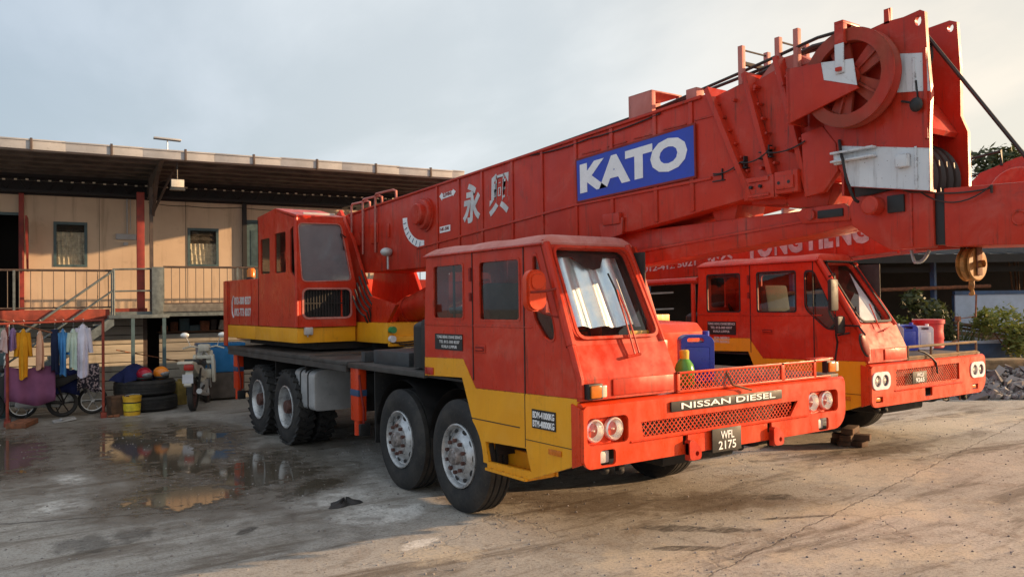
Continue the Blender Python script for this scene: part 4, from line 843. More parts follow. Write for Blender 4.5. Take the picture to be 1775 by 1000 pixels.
    dk.rope([(XL-.012, 4.6, 3.12), (XL-.03, 4.3, 3.17), (XL-.02, 4.05, 3.21), (XL-.02, 3.7, 3.24)], .006, 5, .03); P('limit_switch_wire', dk, 'black')
    hz = MB(); hz.rope([(XL-.01, 7.2, 3.69), (XL-.012, 6.2, 3.70), (XL-.012, 5.2, 3.755)], .007, 5, .02, 6); P('boom_cable', hz, 'black')
    hz = MB(); hz.rope([(XL-.012, 3.42, 3.2), (XL-.07, 3.36, 3.05), (XL-.05, 3.33, 2.86), (XL+.02, 3.3, 2.74)], .011, 6, .03); P('head_hose', hz, 'black')
    # big guide sheave and its bracket
    sc = V(XL-.09, 3.27, 3.60); sv = MB()
    sv.lathe([(.345, .05), (.345, .035), (.31, .01), (.31, -.01), (.345, -.035), (.345, -.05), (.255, -.05), (.25, -.02), (.25, .02), (.255, .05), (.345, .05)], sc, (1, 0, 0), 48)
    sv.lathe([(0, .06), (.085, .06), (.085, -.06), (0, -.06)], sc, (1, 0, 0), 20)
    for k in range(5):
        a_ = k/5*math.tau+.0; d_ = V(0, math.cos(a_), math.sin(a_)); t_ = V(1, 0, 0).cross(d_)
        p, q = sc+d_*.07, sc+d_*.265; sv.prism([p+t_*.05-V(.012, 0, 0), q+t_*.085-V(.012, 0, 0), q-t_*.085-V(.012, 0, 0), p-t_*.05-V(.012, 0, 0)], (.024, 0, 0)); sv.prism([p-V(.03, .0, 0)+t_*.008, q-V(.03, 0, 0)+t_*.008, q-V(.03, 0, 0)-t_*.008, p-V(.03, 0, 0)-t_*.008], (.06, 0, 0))
    P('guide_sheave', sv, 'sheavered')
    br = MB(); br.prism([(XL-.165, 3.74, 3.775), (XL-.165, 3.46, 3.745), (XL-.165, 3.20, 3.55), (XL-.165, 3.17, 3.50), (XL-.165, 3.50, 3.42), (XL-.165, 3.74, 3.36)], (.02, 0, 0), .003); br.bb(XL-.165, XL+.05, 3.72, 3.75, 3.36, 3.775); br.mi = 1
    br.prism([(XL-.169, 3.45, 3.745), (XL-.169, 3.20, 3.71), (XL-.169, 3.175, 3.52), (XL-.169, 3.43, 3.615)], (.003, 0, 0)); br.bb(XL-.178, XL-.170, 3.265, 3.335, 3.63, 3.84, .003); br.mi = 0; br.bb(XL-.20, XL-.179, 3.28, 3.32, 3.645, 3.67); br.bb(XL-.178, XL-.13, 3.265, 3.335, 3.84, 3.98, .003); br.bb(XL-.178, XL+.03, 3.265, 3.335, 3.98, 4.0, .003); P('sheave_bracket', br, ['boomred2', 'grey_white'])
    # head plates
    hp = [(3.50, 3.90), (3.19, 3.935), (3.05, 3.955), (2.93, 3.95), (2.815, 3.965), (2.785, 3.945), (2.775, 3.70), (2.755, 3.40), (2.77, 3.17), (2.775, 2.75), (3.34, 2.85), (3.45, 3.02), (3.55, 3.28)]
    lug = [(2.83+.022*math.cos(k/10*math.tau), 3.895+.035*math.sin(k/10*math.tau)) for k in range(10)]
    hd = MB(); hd.plate(hp, [lug], (XL, 0, 0), th=.035, **SX); hp2 = [(y_-.0, z_+(.02 if z_ > 3.5 else .04)) for y_, z_ in hp]; hp2 = [(3.5, 3.93), (3.03, 4.0), (2.88, 4.01), (2.83, 3.985), (2.815, 3.66), (2.82, 3.32), (2.775, 3.20), (2.775, 2.72), (3.34, 2.8), (3.5, 3.1)]
    hd.plate(hp2, [[(2.875+.022*math.cos(k/10*math.tau), 3.955+.03*math.sin(k/10*math.tau)) for k in range(10)]], (XR-.045, 0, 0), th=.035, **SX)
    hd.bb(XL+.035, XR-.045, 2.98, 3.0, 3.05, 3.42); hd.prism([(XL+.036, 2.84, 3.20), (XL+.036, 2.98, 3.43), (XL+.036, 3.0, 3.4), (XL+.036, 2.86, 3.17)], (XR-XL-.082, 0, 0)); hd.bb(XL+.036, XR-.046, 3.42, 3.44, 2.8, 3.9); hd.bb(XL-.012, XL-.001, 2.776, 2.80, 3.1, 3.7)
    hd.bb(XL+.04, XL+.055, 3.06, 3.09, 3.95, 4.05); hd.plate([(3.07, 3.94), (3.03, 3.94), (3.035, 4.04), (3.065, 4.04)], [], (XL, 0, 0), th=.02, **SX); hd.bb(XL+.02, XL+.04, 3.03, 3.08, 3.94, 4.05); P('boom_head', hd, 'boomred')
    st = MB(); st.plate([(3.02, 3.722), (2.778, 3.667), (2.76, 3.41), (3.02, 3.455)], [], (XL-.004, 0, 0), th=.003, **SX); st.plate([(3.43, 3.16), (2.772, 3.035), (2.778, 2.755), (3.345, 2.855)], [], (XL-.004, 0, 0), th=.003, **SX)
    st.bb(XL-.03, XL-.005, 3.40, 3.46, 3.02, 3.10, .006); st.bb(XL-.06, XL-.005, 3.14, 3.47, 3.095, 3.112, .004); st.bb(XL-.06, XL-.005, 3.14, 3.47, 3.035, 3.05, .004); st.bb(XL-.05, XL-.005, 2.90, 2.99, 2.93, 3.02, .012); st.bb(XL-.012, XL-.005, 2.855, 2.87, 2.78, 3.06); st.bb(XL-.012, XL-.005, 2.855, 2.87, 3.43, 3.66); P('white_panel', st, 'grey_white')
    lm = MB(); lm.sphere((XL-.04, 2.835, 3.33), .045, (.7, 1, 1.1), 10); lm.tube([(XL-.01, 2.95, 3.38), (XL-.03, 2.84, 3.34)], .008, 5); lm.tube([(XL-.006, 2.84, 3.36), (XL-.006, 2.85, 3.5)], .006, 5); P('head_switch', lm, 'black')
    for i in range(4): sh = MB(); sh.lathe([(.05, -.035), (.27, -.035), (.29, -.03), (.255, 0), (.29, .03), (.27, .035), (.05, .035)], (XL+.11+i*.1, 3.08, 2.86), (1, 0, 0), 32); P('head_sheave', sh, 'rope')
    sh = MB(); sh.lathe([(.05, -.03), (.2, -.03), (.18, 0), (.2, .03), (.05, .03)], (XL+.2, 3.05, 3.72), (1, 0, 0), 28); P('head_sheave', sh, 'rope')
    # sign, characters, small signs, angle scale
    k = MB(); tl, tr, br_, bl = (6.385, 3.50), (4.795, 3.568), (4.795, 3.13), (6.375, 3.088)
    k.plate([tl, tr, br_, bl], [], (XL-.026, 0, 0), th=.008, **SX); ks = P('name_sign', k, 'blue_sign')
    fr = MB(); g_ = .018; fr.plate([(tl[0]+g_, tl[1]+g_), (tr[0]-g_, tr[1]+g_), (br_[0]-g_, br_[1]-g_), (bl[0]+g_, bl[1]-g_)], [[tl, tr, br_, bl]], (XL-.028, 0, 0), th=.012, **SX); fr.build('sign_frame', 'darkred', ks)
    ax = V(0, -1.59, .068).normalized(); up = V(0, 0.02, 1).normalized()
    lettering('KATO', root, (XL-.027, 6.33, 3.155), ax, V(0, .0, 1), 1.46, .30, 'white', .003, .055)
    for ch, y0, z0, w in (('永', 8.66, 3.05, .40), ('興', 8.06, 3.09, .42)): lettering(ch, root, (XL-.0012, y0, z0), (0, -1, .03), (0, 0, 1), w, .49, 'silverletter', .004, .035, shear=.1)
    q = MB(); q.plate([(9.25, 3.475), (9.18, 3.52), (9.18, 3.50), (8.9, 3.515), (8.9, 3.53), (8.83, 3.49), (8.9, 3.435), (8.9, 3.45), (9.18, 3.43), (9.18, 3.41)], [], (XL-.005, 0, 0), th=.003, **SX); q = P('arrow_sign', q, 'white'); lettering('SLEWING', root, (XL-.006, 9.15, 3.45), (0, -1, .05), (0, 0, 1), .22, .05, 'darkred', .002, .02)
    q = MB(); q.plate([(9.25, 3.07), (8.98, 3.08), (8.98, 3.0), (9.25, 2.99)], [], (XL-.005, 0, 0), th=.003, **SX); P('small_sign', q, 'white'); lettering('NK-500', root, (XL-.006, 9.23, 3.012), (0, -1, .03), (0, 0, 1), .22, .045, 'darkred', .002, .02)
    arc = []
    for i in range(9): a_ = R(178+i*11.5); arc.append((9.66-.66*math.cos(a_)*-1 if False else 9.68-.62*math.cos(a_), 3.27+.44*math.sin(a_)))
    inn = [(9.68-.49*math.cos(R(178+i*11.5)), 3.27+.34*math.sin(R(178+i*11.5))) for i in range(9)][::-1]
    q = MB(); q.plate(arc+inn, [], (XL-.008, 0, 0), th=.005, **SX); q = P('angle_scale', q, 'white')
    tk = MB()
    for i in range(1, 8): a_ = R(178+i*11.5); c_, s_ = math.cos(a_), math.sin(a_); tk.tube([(XL-.010, 9.68-.52*c_, 3.27+.36*s_), (XL-.010, 9.68-.60*c_, 3.27+.425*s_)], .006, 4)
    tk.build('scale_mark', 'bluesteel', q)
    pv = MB(); pv.lathe([(0, .17), (.13, .17), (.145, .155), (.145, .10), (.19, .095), (.2, .08), (.2, .03), (.23, .028), (.23, 0)], (XL, 9.62, 3.27), (-1, 0, 0), 28); P('pivot_boss', pv, 'boomred')
    for b_ in ((11.1, 11.35, 3.0, 3.3), (11.75, 11.95, 3.0, 3.2), (10.72, 10.8, 3.05, 3.25)): vb = MB(); vb.bb(XL-.02, XL-.001, *b_, .006); P('boom_panel', vb, 'red')
    lp = MB(); lp.sphere((XL-.07, 10.7, 2.83), .085, (1.1, 1, .75), 12); lp.tube([(XL-.05, 10.7, 2.80), (XL-.05, 10.7, 2.58)], .015, 6); P('boom_lamp', lp, 'alu')
    # hand rails at the boom foot
    for ya, yb, z in ((12.03, 11.45, 3.67), (11.6, 11.02, 3.70), (11.15, 10.55, 3.73)):
        h = MB(); h.tube([(XL-.03, ya, 2.85), (XL-.03, ya, z-.03), (XL-.03, ya-.04, z), (XL+.0, yb+.05, z), (XL+.02, yb, z-.02), (XL+.02, yb, zt(yb))], .018, 8); P('hand_rail', h, 'faded')
    # things on top
    tp = MB(); tp.bb(XL+.0, XL+.05, 5.32, 5.62, zt(5.5)-.01, 3.99, .004); tp.bb(XL+.0, XL+.40, 5.60, 5.63, zt(5.5)-.01, 3.99, .004); tp.bb(XL, XL+.4, 5.32, 5.63, 3.985, 4.0, .004); tp.bb(XL+.36, XL+.4, 5.32, 5.36, 3.78, 3.99)
    tq = MB(); tq.bb(XL+.0, XL+.1, 4.78, 4.9, 3.8, 3.90, .004); P('rope_guide', tq, 'faded2')
    P('roller_box', tp, 'faded2')
    for (x, y_, z1) in ((XL+.05, 4.33, 4.14), (XL+.38, 4.33, 4.14), (XL+.05, 3.97, 4.11), (XL+.40, 3.97, 4.12), (XL+.05, 3.80, 4.13)): tp = MB(); tp.bb(x-.022, x+.022, y_-.022, y_+.022, 3.82, z1, .004); P('guide_post', tp, 'faded2')
    tp = MB()
    tp.prism([(XL+.1, 4.2, 3.84), (XL+.1, 4.05, 3.96), (XL+.1, 3.85, 3.96), (XL+.1, 3.7, 3.86)], (.3, 0, 0), .004); tp.bb(XL+.1, XL+.5, 3.95, 4.0, 3.9, 3.95); P('top_plate', tp, 'faded2')
    for (y_, z_, r_) in ((4.33, 4.11, .008), (3.97, 4.08, .008), (4.33, 4.0, .02)): tr_ = MB(); tr_.tube([(XL+.05, y_, z_), (XL+.38, y_, z_)], r_, 8); P('guide_roller', tr_, 'rope')
    rp = MB(); rp.tube([(XL+.12, 12.0, 3.55), (XL+.12, 8.0, 3.72), (XL+.12, 5.3, 3.855), (XL+.1, 4.4, 3.94), (XL+.02, 3.6, 4.0), (XL-.06, 3.27, 3.965)], .013, 6); rp.tube([(XL+.25, 12.0, 3.57), (XL+.25, 5.2, 3.90), (XL+.2, 3.9, 3.98), (XL+.2, 3.2, 3.97), (XL+.22, 2.9, 3.87)], .014, 6); rp.tube([(XL+.2, 4.35, 3.90), (XL+.18, 3.75, 4.0), (XL+.2, 3.2, 3.985)], .02, 6)
    rp.tube([(XL+.22, 2.9, 3.87), (XL+.28, 2.33, 2.955), (XL+.42, 1.1, 1.02)], .014, 6)
    for i in range(4): rp.tube([(XL+.11+i*.1, 2.83, 2.98), (XL+.11+i*.1, 2.82, 2.7)], .012, 6)
    P('hoist_rope', rp, 'rope')
    # brackets that carry the folded jib under the boom
    for (y0, y1, z0, z1, x1) in ((4.50, 4.70, 2.70, 2.88, 5.78), (3.62, 3.95, 2.74, 2.90, 5.80), (3.98, 4.30, 2.80, 2.92, 5.84)):
        jk = MB(); jk.prism([(5.42, y0, z0), (5.42, y1, z0+.03), (5.42, y1+.06, z1), (5.42, y0-.06, z1+.02)], (x1-5.42, 0, 0), .008); P('jib_bracket', jk, 'boomred')
    jk = MB(); jk.bb(5.60, 5.96, 4.14, 4.16, 2.74, 2.80); jk = P('rating_sign', jk, 'white')
    # jib stowed below the boom
    J = 5.40; jb = MB()
    jb.prism([(J, 9.2, 2.72), (J, 3.6, 2.735), (J, 3.42, 2.72), (J, 3.38, 2.59), (J, 3.69, 2.545), (J, 5.58, 2.40), (J, 9.2, 2.34)], (.34, 0, 0), .012)
    jb.prism([(J-.012, 9.0, 2.50), (J-.012, 5.6, 2.545), (J-.012, 3.72, 2.665), (J-.012, 3.72, 2.645), (J-.012, 5.6, 2.52), (J-.012, 9.0, 2.475)], (.011, 0, 0))
    jb.prism([(J-.03, 3.86, 2.71), (J-.03, 3.80, 2.745), (J-.03, 3.45, 2.75), (J-.03, 3.38, 2.70), (J-.03, 3.40, 2.62), (J-.03, 3.8, 2.63)], (.029, 0, 0), .006); jb.cyl((J-.055, 3.72, 2.69), (J-.02, 3.72, 2.69), .04, 16)
    jb.prism([(J-.04, 3.40, 2.72), (J-.04, 3.36, 2.78), (J-.04, 3.02, 2.80), (J-.04, 2.79, 2.77), (J-.04, 2.79, 2.385), (J-.04, 3.09, 2.385), (J-.04, 3.28, 2.50), (J-.04, 3.38, 2.58)], (.05, 0, 0), .006)
    jb.prism([(J+.3, 3.40, 2.72), (J+.3, 3.36, 2.78), (J+.3, 2.79, 2.77), (J+.3, 2.79, 2.385), (J+.3, 3.09, 2.385), (J+.3, 3.38, 2.58)], (.05, 0, 0), .006)
    jb.lathe([(0, .10), (.055, .10), (.066, .09), (.066, 0)], (J-.04, 3.19, 2.70), (-1, 0, 0), 20); jb.bb(J-.05, J-.04, 2.93, 2.945, 2.40, 2.76)
    jb.bb(J-.01, J+.35, 2.73, 2.79, 2.42, 2.72) ; jb.prism([(J-.03, 2.725, 2.768), (J-.03, .75, 2.69), (J-.03, .75, 2.30), (J-.03, 2.725, 2.385)], (.45, 0, 0), .01); jb.lathe([(.035, .0), (.042, .006), (.05, 0)], (J-.03, 2.27, 2.53), (-1, 0, 0), 20)
    P('jib', jb, 'boomred')
    for b_ in ((J-.045, J-.03, 3.45, 3.66, 2.655, 2.715), (J-.06, J-.041, 2.98, 3.10, 2.64, 2.76), (J-.02, J+.36, 2.728, 2.788, 2.40, 2.75)): jd = MB(); jd.bb(*b_, .005); P('jib_slot', jd, 'black')
    wr = MB(); wr.rope([(J-.05, 3.3, 2.79), (J-.06, 3.05, 2.83), (J-.05, 2.86, 2.76), (J-.05, 2.42, 2.73)], .006, 5, .02); wr.rope([(J-.05, 2.87, 2.76), (J-.06, 2.42, 2.74)], .005, 5, .085, 10); wr.tube([(J-.045, 2.42, 2.75), (J-.045, 2.42, 2.70)], .008, 5); P('jib_wire', wr, 'rope')
    hg = MB(); hg.rope([(5.55, 3.05, 2.385), (5.52, 3.0, 2.30), (5.6, 2.95, 2.38)], .012, 6, .03); P('shackle', hg, 'alu')
for nm, src in (('red2', 'red'), ('boomred2', 'boomred')): M[nm] = M[src]
M['faded2'] = M['faded']
boom_front()

def hook_block():
    c = V(5.62, 2.68, 2.27); root = thing('hook_block', 'ochre yellow hook block hanging under the end of the red jib', 'hook block', c, 0, None, c); root.scale = (.84, .84, .84)
    p = MB(); p.lathe([(.035, -.055), (.125, -.055), (.135, -.045), (.10, -.03), (.135, -.015), (.135, .015), (.10, .03), (.135, .045), (.125, .055), (.035, .055)], c, (-.08, -1, 0), 28); p.lathe([(.03, -.1), (.03, .1)], c, (-.08, -1, 0), 10); p.build('sheave', 'brass', root)
    d = V(-.08, -1, 0).normalized(); t = V(1, -.08, 0)
    k = MB(); 
    for s in (-.065, .065): k = MB(); k.box(c+d*s+V(0, 0, .03), (.07, .012, .24), Matrix.Rotation(math.atan2(t.y, t.x), 3, 'Z'), .004); k.build('cheek_plate', 'rust', root)
    h = MB(); h.tube([c+V(0, 0, -.1), c+V(0, 0, -.16), c+V(.03, .02, -.19), c+V(.02, .015, -.235), c+V(-.03, -.02, -.235), c+V(-.05, -.03, -.20)], [.02, .022, .022, .02, .016, .008], 8); h.build('hook', 'brass', root)
    r = MB(); r.tube([c+V(.06, .0, .05), c+V(.05, .0, .20)], .01, 6); r.tube([c+V(-.05, .0, .05), c+V(-.05, .0, .20)], .01, 6); r.build('rope', 'rope', root)
hook_block()

# ------------------------------------------------------------------ boom of the rear crane
def boom_rear():
    root = RB; off = V(9.18-4.11, 5.58-4.95, 0)          # written in world coordinates, shifted back into the truck's own
    def P(name, mb, mat, par=None, **k): return mb.build(name, mat, par or root, org=V(9.18, 5.58, 0), **k)
    X0, X1 = 9.9, 10.5
    m = MB(); m.prism([(X0, 13.0, 2.95), (X0, 10.0, 3.02), (X0, 5.2, 3.17), (X0, 4.9, 2.69), (X0, 5.9, 2.63), (X0, 10.0, 2.40), (X0, 12.6, 2.36)], (X1-X0, 0, 0), .01)
    for y in (11.5, 10.5, 9.5, 8.5, 7.5, 6.5, 5.6): m.bb(X0-.015, X0, y-.02, y+.02, 2.62, 2.95)
    m.prism([(X0+.05, 5.3, 3.12), (X0+.05, 4.3, 3.2), (X0+.05, 4.25, 2.74), (X0+.05, 5.0, 2.72)], (.5, 0, 0), .01)
    m.prism([(X0, 5.0, 3.15), (X0, 4.6, 3.50), (X0, 4.2, 3.62), (X0, 3.7, 3.66), (X0, 3.5, 3.2), (X0, 3.6, 2.7), (X0, 4.3, 2.7)], (.05, 0, 0), .01); m.prism([(X1, 5.0, 3.15), (X1, 4.6, 3.50), (X1, 4.2, 3.62), (X1, 3.7, 3.66), (X1, 3.5, 3.2), (X1, 3.6, 2.7), (X1, 4.3, 2.7)], (.05, 0, 0), .01)
    P('boom', m, 'boomred')
    s = MB(); s.lathe([(0, .05), (.30, .05), (.32, .03), (.28, 0), (.32, -.03), (.30, -.05), (0, -.05)], (X0-.08, 4.15, 3.18), (1, 0, 0), 32); P('guide_sheave', s, 'red')
    h = MB(); h.tube([(X0, 4.72, 3.5), (X0, 4.72, 3.68), (X0, 4.36, 3.72), (X0, 4.36, 3.55)], .018, 6); h.tube([(X0+.2, 9, 3.1), (X0+.2, 5.2, 3.42), (X0+.2, 4.5, 3.56)], .012, 6); h.sphere((X0, 4.95, 3.32), .07, (1, 1, 1), 8); P('hand_rail', h, 'rope')
    q = MB(); q.tube([(9.22, 10.4, 2.34), (9.22, 8.35, 2.36)], .05, 8); q.tube([(9.22, 10.4, 1.36), (9.22, 10.4, 2.34)], .045, 8); q.tube([(9.22, 8.45, 1.36), (9.22, 8.45, 2.36)], .035, 8); P('rail_frame', q, 'red')
    return P
boom_rear()
ORG_B = ORG[RB.name]
def rear_letters():
    # same local frame as the truck: world point minus its shift
    sh = V(9.18-4.11, 5.58-4.95, 0)
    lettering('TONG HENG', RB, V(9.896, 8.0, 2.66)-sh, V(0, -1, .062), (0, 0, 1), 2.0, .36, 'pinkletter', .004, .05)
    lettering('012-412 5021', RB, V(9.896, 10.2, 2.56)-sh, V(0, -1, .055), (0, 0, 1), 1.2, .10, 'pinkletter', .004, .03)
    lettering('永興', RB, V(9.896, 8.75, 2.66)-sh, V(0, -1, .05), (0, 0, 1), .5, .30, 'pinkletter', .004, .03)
rear_letters()
M['oldyellow'] = plain('dirty_yellow_plastic', (.26, .19, .05), .6, 0, .3)
M['brightblue'] = plain('bright_blue_plastic', (.02, .17, .42), .4, 0, .12)
# ------------------------------------------------------------------ ground
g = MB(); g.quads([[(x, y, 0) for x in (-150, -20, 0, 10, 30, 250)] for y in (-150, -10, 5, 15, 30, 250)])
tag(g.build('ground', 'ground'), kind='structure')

# ------------------------------------------------------------------ the house (local frame: x along the front, -y towards the yard)
FA = R(-6); W0 = V(4, 20.4, 0)
def fw_(u, d, z=0.): return W0+V(math.cos(FA), math.sin(FA), 0)*u+V(math.sin(FA), -math.cos(FA), 0)*d+V(0, 0, z)
house = thing('house', 'long beige two-level house with a wide flat roof behind the cranes', 'house', W0, FA)
def H(name, mb, mat, par=None, **k): return mb.build(name, mat, par or house, **k)
U0, U1 = -7.0, 6.42
w = MB(); XZ = dict(ax=(1, 0, 0), ay=(0, 0, 1))
w1, w2 = (-2.11, -1.44, 3.02, 4.03), (.69, 1.40, 3.06, 3.98); dL, dR = (-3.6, -2.69, 2.0, 4.2), (2.0, 2.85, 2.0, 4.22)
rc = lambda a, b, c, d: [(a, c), (b, c), (b, d), (a, d)]
w.plate([(U0, 1.86), (U1, 1.86), (U1, 5.02), (U0, 5.02)], [rc(*w1), rc(*w2), rc(*dL), rc(*dR), rc(4.2, 4.9, 3.04, 4.0), rc(-5.6, -4.9, 3.04, 4.0)], (0, .16, 0), th=.16, **XZ)
w.bb(U0, U0+.15, .16, 6, 1.86, 5.02); w.bb(U1-.15, U1, .16, 6, 0, 5.02); w.bb(U0, U1, 5.85, 6, 0, 5.02); w.bb(U0, U1, .16, 6, 1.86, 1.98)
H('upper_wall', w, 'wall')
w = MB(); w.bb(.643, .653, -.004, .0, 2, 4.62); w.bb(-1.2, -1.192, -.004, 0, 2, 4.62); H('wall_joint', w, 'soffit')
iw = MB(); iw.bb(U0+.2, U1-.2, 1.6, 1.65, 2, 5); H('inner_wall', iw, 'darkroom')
# windows: frame, louvre blades, curtain
def window(u0, u1, z0, z1, nb, cur):
    f = MB(); f.plate(rc(u0, u1, z0, z1), [rc(u0+.06, u1-.06, z0+.05, z1-.06)], (0, .06, 0), th=.075, **XZ); f = H('window', f, 'teal')
    b = MB(); hh = (z1-z0-.12)/nb
    for i in range(nb): b.box(((u0+u1)/2, .03, z0+.05+hh*(i+.5)), (u1-u0-.12, .007, hh*1.02), Matrix.Rotation(R(-17), 3, 'X'))
    b.build('louvre_blade', 'louvre', f)
    c = MB()
    rows = [[(u0+.04+(u1-u0-.08)*i/24, .10+.02*math.sin(i*1.7+zz*3), z0+(z1-z0)*zz*cur) for i in range(25)] for zz in (0, .25, .5, .75, 1)]; c.quads(rows); c.build('curtain', 'curtain', f)
M['louvre'] = glass('louvre_glass', (.95, .96, .95), .03, .06, 1, (.05, .2))
window(*w1, 8, .78); window(*w2, 7, .6); window(4.2, 4.9, 3.04, 4.0, 8, .7); window(-5.6, -4.9, 3.04, 4.0, 8, .7)
for u0, u1, z0, z1, leaf in ((*dL, False), (*dR, True)):
    f = MB(); f.plate(rc(u0, u1, z0, z1), [rc(u0+.06, u1-.06, z0-.1, z1-.06)] if False else [rc(u0+.06, u1-.06, z0+.01, z1-.06)], (0, .06, 0), th=.09, **XZ); f = H('door_frame', f, 'teal')
    if leaf: l = MB(); l.bb(u0+.06, u1-.06, .03, .07, z0+.01, z1-.06); l.bb(u0+.16, u1-.16, .02, .03, z0+.2, z0+.9, .005); l.bb(u0+.16, u1-.16, .02, .03, z0+1.1, z1-.25, .005); l.sphere((u0+.15, .0, z0+1.0), .03); l.build('door', 'teal', f)
    else: l = MB(); l.bb(u0+.06, u0+.10, .06, .85, z0+.01, z1-.06); l.build('door', 'teal', f)
# roof: slab, fascia gutter with brackets, soffit purlins, truss
ro = MB(); RU0, RU1 = -8.0, 6.5
ro.prism([(RU0, -3.2, 5.09), (RU0, .3, 5.16), (RU0, 6.4, 5.3), (RU0, 6.4, 5.36), (RU0, .3, 5.22), (RU0, -3.2, 5.15)], (RU1-RU0, 0, 0))
ro = H('roof', ro, 'shedroof')
fa = MB(); rj = random.Random(4)
for i in range(12):
    a_, b_ = RU0+i*1.345-.6, min(RU1, RU0+(i+1)*1.345-.6); a_ = max(a_, RU0); dz, dz2 = rj.uniform(-.012, .012), rj.uniform(-.012, .012)
    if b_ <= a_: continue
    fa.prism([(a_, -3.235, 5.06+dz), (b_+.02, -3.235, 5.06+dz2), (b_+.02, -3.235, 5.235+dz2), (a_, -3.235, 5.235+dz)], (0, .03, 0), .006); fa.bb(a_, b_+.02, -3.255+dz*.3, -3.236+dz*.3, 5.215+dz, 5.245+dz, .006)
fa.bb(RU0, RU1, -3.215, -3.0, 5.06, 5.075); fa.build('gutter', 'fascia', ro)
gb = MB()
for i in range(11): u = -7.8+i*1.345-.005; gb.bb(u-.022, u+.022, -3.262, -3.19, 5.04, 5.27, .004)
gb.build('gutter_bracket', 'railbrown', ro)
so = MB()
for d in (.3, .9, 1.5, 2.1, 2.7): so.bb(RU0, RU1, -d-.03, -d+.03, 5.02, 5.09+.02*(3.2-d)/3.2)
for u in (-6.2, -.2): so.prism([(u, -3.18, 5.03), (u, 0, 5.1), (u, 0, 4.62), (u, -.5, 4.62)], (.08, 0, 0))
so.bb(RU0, RU1, -3.17, 0, 5.075, 5.085); so.build('soffit', 'soffit', ro)
tr = MB()
tr.bb(U0, U1, -.34, -.28, 4.96, 5.02); tr.bb(U0, U1, -.34, -.28, 4.62, 4.68); tr.bb(U0, U1, -.05, -.002, 4.60, 5.02)
k = 0
while U0+k*.2 < U1-.2:
    u = U0+k*.2; a, b = ((u, -.31, 4.66), (u+.2, -.31, 4.98)); tr.tube([a, b] if k % 2 == 0 else [(u, -.31, 4.98), (u+.2, -.31, 4.66)], .014, 4); k += 1
tr.build('truss', 'truss', ro)
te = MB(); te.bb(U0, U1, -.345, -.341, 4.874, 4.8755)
for k in range(62): u = U0+.1+k*.215; te.bb(u-.028, u+.028, -.36, -.341, 4.86+.01*(k % 3), 4.89+.01*(k % 3))  # pale blocks stand in for light at the corrugated roof gaps
te.build('roof_gap_dot', 'curtain', ro)
# balcony slab and edge beams
b = MB(); b.bb(-1.05, U1, -1.3, .0, 1.88, 1.995); b.bb(U0, -1.05, -1.3, 0, 1.90, 1.995); H('balcony_floor', b, 'railpaint')
b = MB(); b.bb(U0, -1.05, -1.34, -1.302, 1.84, 2.06, .004); b.bb(-.98, -.3, -1.24, -1.2, 1.995, 2.07); H('edge_beam', b, 'oxide')
b = MB(); b.bb(.0, U1, -1.34, -1.302, 1.98, 2.15, .004); H('balcony_kerb', b, 'kerbgrey')
c_ = MB(); c_.bb(-.5, -.345, -1.24, -1.08, 1.998, 4.62, .006); H('column', c_, 'column')
c_ = MB(); c_.bb(-.245, -.17, -1.24, -1.16, 2.0, 4.75); c_.prism([(-.2, -1.22, 4.1), (-.2, -1.22, 4.2), (-.2, -2.5, 5.02), (-.2, -2.6, 5.02)], (.06, 0, 0)); c_.tube([(-.18, -1.2, 4.15), (.12, -2.4, 4.95)], .03, 6); H('bracket_post', c_, 'railbrown')
c_ = MB(); c_.bb(-.22, .01, -1.42, -1.32, 1.92, 2.97, .006); H('switch_panel', c_, 'railpaint')
for u in (2.0, -2.72): 
    c_ = MB(); c_.bb(u-.05, u+.05, -.1, -.02, 2.0, 4.62); H('wall_post', c_, 'truss' if u > 0 else 'column')
c_ = MB(); c_.tube([(-.62, -.03, 4.6), (-.62, -.03, 3.8)], .018, 6); c_.tube([(-.55, -.03, 4.6), (-.55, -.03, 3.9)], .008, 5); c_.bb(-.86, -.42, -.06, 0, 3.66, 3.79, .01); c_.bb(-.70, -.6, -.07, 0, 3.52, 3.6, .01); H('meter_box', c_, 'fascia')
c_ = MB(); c_.prism([(-2.62, -.15, 4.05), (-2.62, -.95, 4.05), (-2.62, -.95, 3.98), (-2.62, -.2, 2.9), (-2.62, -.15, 2.9)], (.04, 0, 0)); H('door_awning', c_, 'column')
c_ = MB(); c_.rope([(-.17, -.01, 4.55), (.7, -.012, 4.5), (1.9, -.012, 4.52), (3.4, -.012, 4.5)], .008, 5, .03); H('wall_cable', c_, 'black')
c_ = MB(); c_.rope([(.14, -2.9, 5.0), (-.1, -1.6, 4.8), (-.2, -1.2, 4.55)], .008, 5, .08); H('lamp_cable', c_, 'black')
